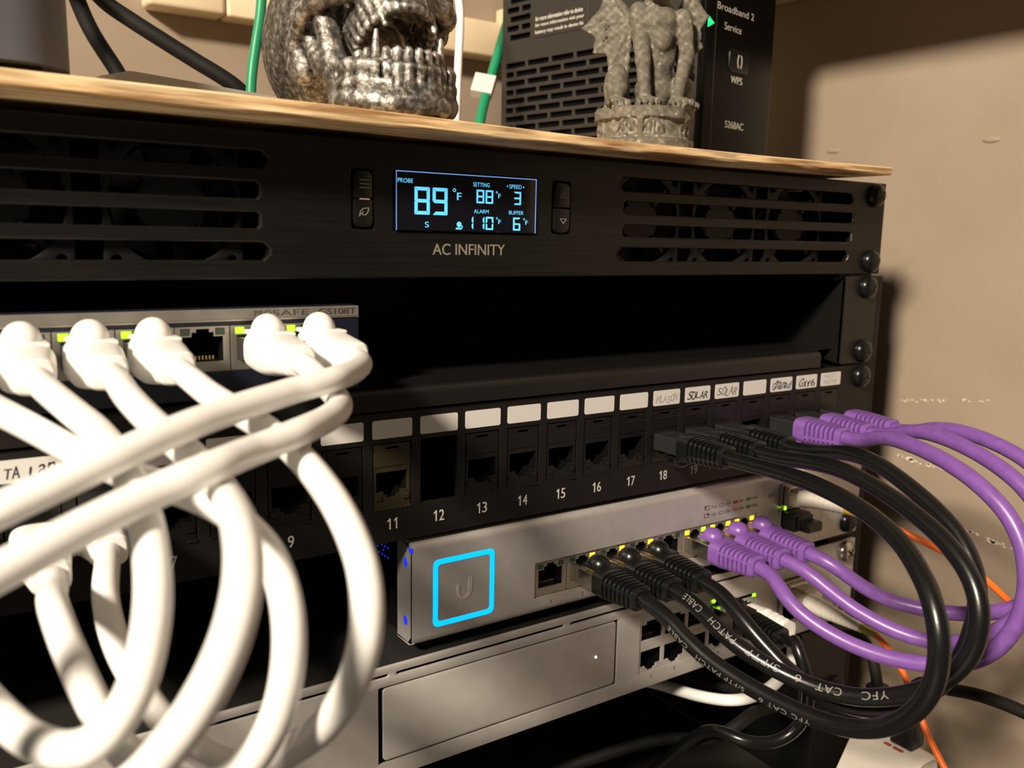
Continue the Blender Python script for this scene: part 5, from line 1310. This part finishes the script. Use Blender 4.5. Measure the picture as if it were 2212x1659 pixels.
# ------------------------------------------------------------------ sculpted ornaments (implicit surfaces)
def smin(a, b, k):
    h = np.clip(.5 + .5 * (b - a) / k, 0, 1)
    return b + (a - b) * h - k * h * (1 - h)
def smax(a, b, k): return -smin(-a, -b, k)
class Field:
    def __init__(self, lo, hi, step):
        self.ax = [np.arange(l, h, step, dtype=np.float32) for l, h in zip(lo, hi)]
        self.step = step
        self.d = np.full([len(a) for a in self.ax], 1e3, np.float32)
    def win(self, lo, hi):
        sl = []
        for k in range(3):
            i = np.searchsorted(self.ax[k], (lo[k], hi[k]))
            sl.append(slice(max(0, i[0] - 1), min(len(self.ax[k]), i[1] + 1)))
        g = np.meshgrid(*[self.ax[k][sl[k]] for k in range(3)], indexing='ij')
        return tuple(sl), g
    def mix(self, sl, d, k, op):
        if d.size == 0: return
        v = self.d[sl]
        self.d[sl] = smin(v, d, k) if op > 0 else smax(v, -d, k)
    def ell(self, c, r, k=1.5, op=1, R=None):
        m = max(r) + 4 * k + 2
        sl, (X, Y, Z) = self.win([c[i] - m for i in range(3)], [c[i] + m for i in range(3)])
        p = [X - c[0], Y - c[1], Z - c[2]]
        if R is not None: p = [R[0][i] * p[0] + R[1][i] * p[1] + R[2][i] * p[2] for i in range(3)]
        q = [p[i] / r[i] for i in range(3)]
        k0 = np.sqrt(q[0] ** 2 + q[1] ** 2 + q[2] ** 2) + 1e-6
        k1 = np.sqrt((q[0] / r[0]) ** 2 + (q[1] / r[1]) ** 2 + (q[2] / r[2]) ** 2) + 1e-6
        self.mix(sl, k0 * (k0 - 1) / k1, k, op)
    def cap(self, a, b, ra, rb=None, k=1.2, op=1):
        rb = ra if rb is None else rb
        a, b = np.array(a, float), np.array(b, float)
        m = max(ra, rb) + 4 * k + 2
        sl, (X, Y, Z) = self.win(np.minimum(a, b) - m, np.maximum(a, b) + m)
        ba = b - a
        t = np.clip(((X - a[0]) * ba[0] + (Y - a[1]) * ba[1] + (Z - a[2]) * ba[2]) / max(ba.dot(ba), 1e-9), 0, 1)
        d = np.sqrt((X - a[0] - t * ba[0]) ** 2 + (Y - a[1] - t * ba[1]) ** 2 + (Z - a[2] - t * ba[2]) ** 2) - (ra + (rb - ra) * t)
        self.mix(sl, d, k, op)
    def chain(self, pts, r, k=1.0, op=1):
        rr = r if hasattr(r, '__len__') else [r] * len(pts)
        for i in range(len(pts) - 1): self.cap(pts[i], pts[i + 1], rr[i], rr[i + 1], k, op)
    def tri(self, a, b, c, t, k=.6):
        a, b, c = (np.array(v, float) for v in (a, b, c))
        m = t + 4 * k + 2
        sl, (X, Y, Z) = self.win(np.minimum(np.minimum(a, b), c) - m, np.maximum(np.maximum(a, b), c) + m)
        P = np.stack([X, Y, Z], -1)
        n = np.cross(b - a, c - a)
        def e(p, q):
            pa = P - p; ba = q - p
            h = np.clip((pa @ ba) / ba.dot(ba), 0, 1)
            return ((pa - h[..., None] * ba) ** 2).sum(-1)
        s = np.sign((P - a) @ np.cross(b - a, n)) + np.sign((P - b) @ np.cross(c - b, n)) + np.sign((P - c) @ np.cross(a - c, n))
        out = np.minimum(np.minimum(e(a, b), e(b, c)), e(c, a))
        ins = ((P - a) @ n) ** 2 / n.dot(n)
        self.mix(sl, (np.sqrt(np.where(s <= -2, ins, out)) - t).astype(np.float32), k, 1)
    def rough(self, amp, f, seed):
        rng = np.random.RandomState(seed)
        X, Y, Z = np.meshgrid(*self.ax, indexing='ij')
        n = np.zeros_like(self.d)
        for i in range(7):
            w = rng.normal(size=3); w /= np.linalg.norm(w)
            w *= f * rng.uniform(.6, 1.9)
            n += np.sin(w[0] * X + w[1] * Y + w[2] * Z + rng.uniform(0, 6.28))
        self.d += (amp * n / 2.6).astype(np.float32)
    def mesh(self):
        d = self.d
        ins = d < 0
        c = np.zeros([s - 1 for s in d.shape], np.int8)
        for i in (0, 1):
            for j in (0, 1):
                for k in (0, 1): c += ins[i:d.shape[0] - 1 + i, j:d.shape[1] - 1 + j, k:d.shape[2] - 1 + k]
        act = (c > 0) & (c < 8)
        idx = np.full(act.shape, -1, np.int64)
        ii = np.argwhere(act)
        idx[act] = np.arange(len(ii))
        acc = np.zeros((len(ii), 3)); cnt = np.zeros(len(ii))
        cor = [(i, j, k) for i in (0, 1) for j in (0, 1) for k in (0, 1)]
        val = {q: d[ii[:, 0] + q[0], ii[:, 1] + q[1], ii[:, 2] + q[2]].astype(float) for q in cor}
        for a in cor:
            for ax in range(3):
                if a[ax] == 0:
                    b = list(a); b[ax] = 1; b = tuple(b)
                    va, vb = val[a], val[b]
                    s = (va < 0) != (vb < 0)
                    t = np.where(s, va / np.where(s, va - vb, 1), 0)
                    p = np.array(a, float)[None] + np.zeros((len(ii), 3)); p[:, ax] += t
                    acc += np.where(s[:, None], p, 0); cnt += s
        V = (ii + acc / cnt[:, None]) * self.step + np.array([a[0] for a in self.ax])
        F = []
        for ax in range(3):
            u, v = (ax + 1) % 3, (ax + 2) % 3
            s0 = [slice(1, -1)] * 3; s0[ax] = slice(0, -1)
            s1 = list(s0); s1[ax] = slice(1, None)
            A, Bq = ins[tuple(s0)], ins[tuple(s1)]
            e = np.argwhere(A != Bq)
            off = np.array([1, 1, 1]); off[ax] = 0
            e = e + off
            fl = ins[e[:, 0], e[:, 1], e[:, 2]]
            def at(du, dv):
                q = e.copy(); q[:, u] -= du; q[:, v] -= dv
                return idx[q[:, 0], q[:, 1], q[:, 2]]
            Q = np.stack([at(0, 0), at(1, 0), at(1, 1), at(0, 1)], 1)
            Q[~fl] = Q[~fl][:, ::-1]
            F.append(Q)
        F = np.concatenate(F)
        return V, F
def field_mesh(name, fld, m, xf=None):
    V, F = fld.mesh()
    if xf is not None: V = xf(V)
    me = bpy.data.meshes.new(name)
    me.from_pydata((V * S).tolist(), [], F.tolist())
    me.validate()
    me.polygons.foreach_set('use_smooth', [True] * len(me.polygons))
    me.materials.append(m)
    return me

# skull: head tipped back, jaw wide open, facing out over the board's edge
SX = -25.5
OY, OZ = 25.0, 39.5
TL = math.radians(35)
F_, U_ = np.array((0, -math.cos(TL), math.sin(TL))), np.array((0, math.sin(TL), math.cos(TL)))
RH_ = [[1, 0, 0], [0, F_[1], U_[1]], [0, F_[2], U_[2]]]      # local axes x, forward, up as columns
def H(x, f, u):
    p = np.array((SX + x, OY, OZ)) + f * F_ + u * U_
    return tuple(p)
fl = Field((-60, -24, BT(SX) - .2), (8, 92, 96), .62)
he = lambda c, r, k=1.5, op=1: fl.ell(H(*c), r, k, op, RH_)
he((0, -16, 9), (27, 35, 28), 2)                    # cranium
he((0, 8, 14), (23, 20, 19), 4)                     # forehead
for s in (-1, 1):
    he((s * 10.5, 24, 8.5), (9.5, 5, 3.6), 2.5)     # brow ridges
    fl.chain([H(s * 19, 21, 7), H(s * 23, 17, 0), H(s * 22.5, 15, -7), H(s * 17, 21, -10)], [2.8, 3.0, 3.6, 3.4], 2)   # cheek frame
    fl.chain([H(s * 22.5, 15, -7), H(s * 25, 6, -6.5), H(s * 24, -4, -6)], [3.2, 2.3, 3.0], 1.8)                      # cheek arch
    he((s * 21.5, -9, -12), (5, 6, 7), 3)           # mastoid
    he((s * 24.5, -5, -7.5), (2.6, 3.0, 2.6), 1.5)
he((0, 22, -10), (13.5, 9, 11), 4)                  # upper jaw block
he((0, 29, -2), (3.6, 5, 6), 2.5)                   # nose bridge
for s in (-1, 1):
    he((s * 10.5, 27, .5), (8.2, 8.5, 6.8), 1.2, -1)  # eye sockets
    he((s * 2.6, 32, -8), (2.6, 6, 4.4), 1.0, -1)     # nose opening
    he((s * 18.5, 5, -8), (4.6, 8.5, 11), 1.5, -1)    # hollow inside the cheek arch
he((0, 13, -20), (10.6, 13, 11.5), 1.2, -1)          # palate
he((0, -2, -19), (14, 16, 17), 1.5, -1)             # throat
for a in np.linspace(-114, 114, 21):                # upper teeth
    t = math.radians(a)
    x, f = 12.3 * math.sin(t), 14 + 15 * math.cos(t)
    ln = 1.2 if abs(abs(a) - 43) > 5.6 else 5.0
    fl.cap(H(x, f, -14), H(x * .97, f + .3, -20.0 - ln), 2.3, 1.6 if ln < 4 else .9, .8)
    fl.cap(H(x * 1.06, f + .8, -10), H(x * 1.03, f + .8, -17), 1.2, 1.0, .8)
# lower jaw resting on the board
zb = BT(SX) + .6
J = lambda x, y, z: (SX + x, y, z + zb)
arc = []
for a in np.linspace(-90, 90, 13):
    t = math.radians(a)
    arc.append((15.0 * math.sin(t) + 2.6 * math.sin(t) ** 3, 3 - 17.2 * math.cos(t) ** .8 if abs(a) < 89 else 3))
for zz, r in ((3.6, 3.5), (8.5, 3.0), (13.2, 2.7)):
    fl.chain([J(x, y, zz + (.8 if abs(x) > 13 else 0)) for x, y in arc], r, 1.6)
fl.ell(J(0, -14.6, 3.8), (9.5, 4.2, 4.2), 2)
for s in (-1, 1):
    fl.ell(J(s * 8.6, -14.2, 2.6), (3.6, 3.4, 2.9), 1.5)
    fl.chain([J(s * 16.8, 3, 5), J(s * 18.0, 7, 16), J(s * 18.8, 12, 29), J(s * 19.3, 13, 36)], [4.4, 4.0, 3.6, 2.6], 2)
    fl.chain([J(s * 18.3, 9, 14), J(s * 21.0, 11, 18)], [3.4, 3.0], 1.5)
    fl.cap(J(s * 18.6, 14, 15), J(s * 20.5, 24, 30), 3.6, 3.2, 2)
fl.ell(J(0, 6, 10), (12.2, 14.5, 14), 1.2, -1)
for i, a in enumerate(np.linspace(-86, 86, 13)):     # lower teeth with grooved roots below
    t = math.radians(a)
    x, y = 13.4 * math.sin(t), 1.5 - 16.6 * math.cos(t) ** .8
    tall = abs(abs(a) - 57) < 7
    fl.cap(J(x, y, 14), J(x * .99, y - .2, 24.5 if tall else 18.4), 1.8, .8 if tall else 1.5, .3)
    fl.cap(J(x * 1.07, y - 1.3, 13.5), J(x * 1.05, y - 1.9, 5.5), 1.35, .9, .9)
    t2 = t + math.radians(7.2)
    if i < 12: fl.cap(J(14.6 * math.sin(t2), .9 - 19.2 * math.cos(t2) ** .8, 15.5), J(14.4 * math.sin(t2), .6 - 19.4 * math.cos(t2) ** .8, 8), .95, .4, .4, -1)
fl.rough(.07, 1.6, 5)
fl.rough(.07, 3.2, 6)
o = place('skull', field_mesh('skull', fl, PEWTER), None)
tag(o, 'tarnished silver fanged skull with its jaw wide open on the board', 'ornament')

# gargoyle: local a across, b toward the room, z up
GX0, GY0 = 88.0, 8.0
E1, E2 = np.array((.83, -.557)), np.array((-.557, -.83))
def gx_(V):
    W_ = V.copy()
    W_[:, 0] = GX0 + GS_ * (V[:, 0] * E1[0] + V[:, 1] * E2[0])
    W_[:, 1] = GY0 + GS_ * (V[:, 0] * E1[1] + V[:, 1] * E2[1])
    W_[:, 2] = g0 + .1 + GS_ * (V[:, 2] - g0 - .1)
    return W_
GS_ = .95
g0 = BT(88) + .15
gz = g0 + .1
g = Field((-32, -26, gz), (32, 28, 100), .5)
sl, (X, Y, Z) = g.win((-32, -26, 0), (32, 28, 100))
rad = np.sqrt(X ** 2 + Y ** 2)
def drum(r, z0, z1, k=.5):
    g.mix(sl, np.maximum(rad - r, np.maximum(z0 - Z, Z - z1)).astype(np.float32), k, 1)
drum(21.0, gz - 2, gz + 4.0); drum(19.0, gz, gz + 14); drum(20.6, gz + 11.5, gz + 16.4)
bz = gz + 16.0
def onb(ph, z, r=19.3): return (r * math.sin(math.radians(ph)), r * math.cos(math.radians(ph)), z)
for s in (-1, 1):                                     # bat relief on the drum
    c0 = -12
    top = [onb(c0 + s * q, gz + 8.0 + h) for q, h in ((3, 0), (12, 3.2), (20, 3.0), (29, -1.5))]
    g.chain(top, .55, .3)
    for q, h in ((12, 3.2), (17, 3.1), (22, 2.0)): g.cap(onb(c0 + s * q, gz + 8 + h), onb(c0 + s * (q * .95), gz + 4.6), .45, .35, .3)
    g.chain([onb(c0 + s * 29, gz + 6.5), onb(c0 + s * 23, gz + 4.9), onb(c0 + s * 18, gz + 5.6), onb(c0 + s * 12, gz + 4.6), onb(c0 + s * 5, gz + 5.2)], .4, .3)
    g.cap(onb(c0 + s * 2.5, gz + 11.6), onb(c0 + s * 3.6, gz + 13), .7, .4, .3)
g.cap(onb(-12, gz + 5, 19.2), onb(-12, gz + 11, 19.4), 1.2, 1.5, .4)
for ph in (52, -78):
    ring = [onb(ph + 9.5 * math.cos(t), gz + 7.6 + 3.4 * math.sin(t)) for t in np.linspace(0, 6.2832, 15)]
    g.chain(ring, .55, .3)
    for k in range(3):
        t = 2.09 * k + .5
        g.chain([onb(ph + 4.2 * math.cos(t) + 3.4 * math.cos(q), gz + 7.6 + 1.6 * math.sin(t) + 1.2 * math.sin(q)) for q in np.linspace(0, 5, 6)], .38, .2)
# body
g.ell((4, -1, bz + 24), (8.2, 7.5, 14), 2)
g.ell((3.5, 2, bz + 35), (9, 7.5, 9), 3)
g.ell((4.5, -4, bz + 9), (8.5, 8, 9), 3)
g.ell((5, 6.2, bz + 29), (4.2, 2.6, 5.5), 1.5)
g.cap((-4.5, 4, bz + 39), (-2.6, 8, bz + 20), 4.0, 3.2, 1.5)   # near foreleg
g.cap((-2.6, 8, bz + 20), (-1.2, 9, bz + 4), 3.1, 2.7, 1)
g.cap((14, 3, bz + 37), (16.0, 4.5, bz + 22), 3.8, 3.0, 1.5)    # other foreleg
g.cap((16.0, 4.5, bz + 22), (11.5, 8, bz + 4), 2.9, 2.5, 1)
g.ell((-12, 0, bz + 9.5), (5.4, 8, 9.8), 1.5)                  # haunch
g.ell((15, -3, bz + 8), (5, 7, 8), 1.5)
def paw(a, b, w, l, z=0.0):
    g.ell((a, b, bz + 2.2 + z), (w, l, 2.8), 1)
    for k in range(4):
        q = a + (k - 1.5) * w * .52
        g.cap((q, b + l * .55, bz + 2.4 + z), (q, b + l * .98, bz + 1.8 + z), 1.45, 1.25, .35)
        g.cap((q, b + l * 1.02, bz + 2.2 + z), (q, b + l * 1.22, bz + .5 + z), .8, .35, .2)
paw(-12.5, 8, 5.2, 6); paw(-.6, 11.2, 5.0, 6); paw(13.0, 9.8, 5.0, 6.2); paw(17.5, 2.5, 3.6, 6)
# wings
def wing(s, sh, tip, fingers, root):
    g.chain([sh, tip], [2.0, 1.2], .8)
    prev = None
    P_ = [tip] + fingers + [root]
    for p, q in zip(P_, P_[1:]):
        mid = tuple(.5 * (p[i] + q[i]) * .82 + .18 * sh[i] for i in range(3))
        g.tri(sh, p, mid, .55); g.tri(sh, mid, q, .55)
        g.cap(sh, q, 1.0, .8, .5)
wing(-1, (-6, -4, bz + 37), (-17, -7, bz + 52), [(-26.5, -6, bz + 34.5), (-21.5, -4, bz + 24.5), (-15, -2, bz + 17.5)], (-8, -2, bz + 12))
wing(1, (13, -4, bz + 38), (20, -7, bz + 54), [(25.5, -5, bz + 40), (23.2, -3, bz + 27), (20, -1, bz + 14)], (14, 0, bz + 10))
# head, above the picture's edge
g.ell((3, 4, bz + 49), (7.2, 7.6, 7), 2.5); g.ell((2.5, 10.5, bz + 46.5), (4.6, 5, 4), 2)
for s in (-1, 1):
    g.cap((3 + s * 5, 2, bz + 53), (3 + s * 10, 0, bz + 62), 2.2, .6, 1)
    g.cap((3 + s * 3, 3, bz + 55), (3 + s * 4.5, -3, bz + 64), 1.5, .5, .8)
    g.ell((3 + s * 3, 9.8, bz + 50.5), (1.6, 1.6, 1.3), .6)
    g.ell((3 + s * 2.4, 13.5, bz + 48.2), (1.1, 1.1, 1), .4, -1)
g.cap((-.5, 14.4, bz + 44.6), (5.5, 14.4, bz + 44.6), .6, .6, .3, -1)
g.rough(.2, 1.5, 9)
o = place('gargoyle', field_mesh('gargoyle', g, STONE, gx_), None)
tag(o, 'small grey stone gargoyle crouching on a round bat-carved pedestal', 'ornament')
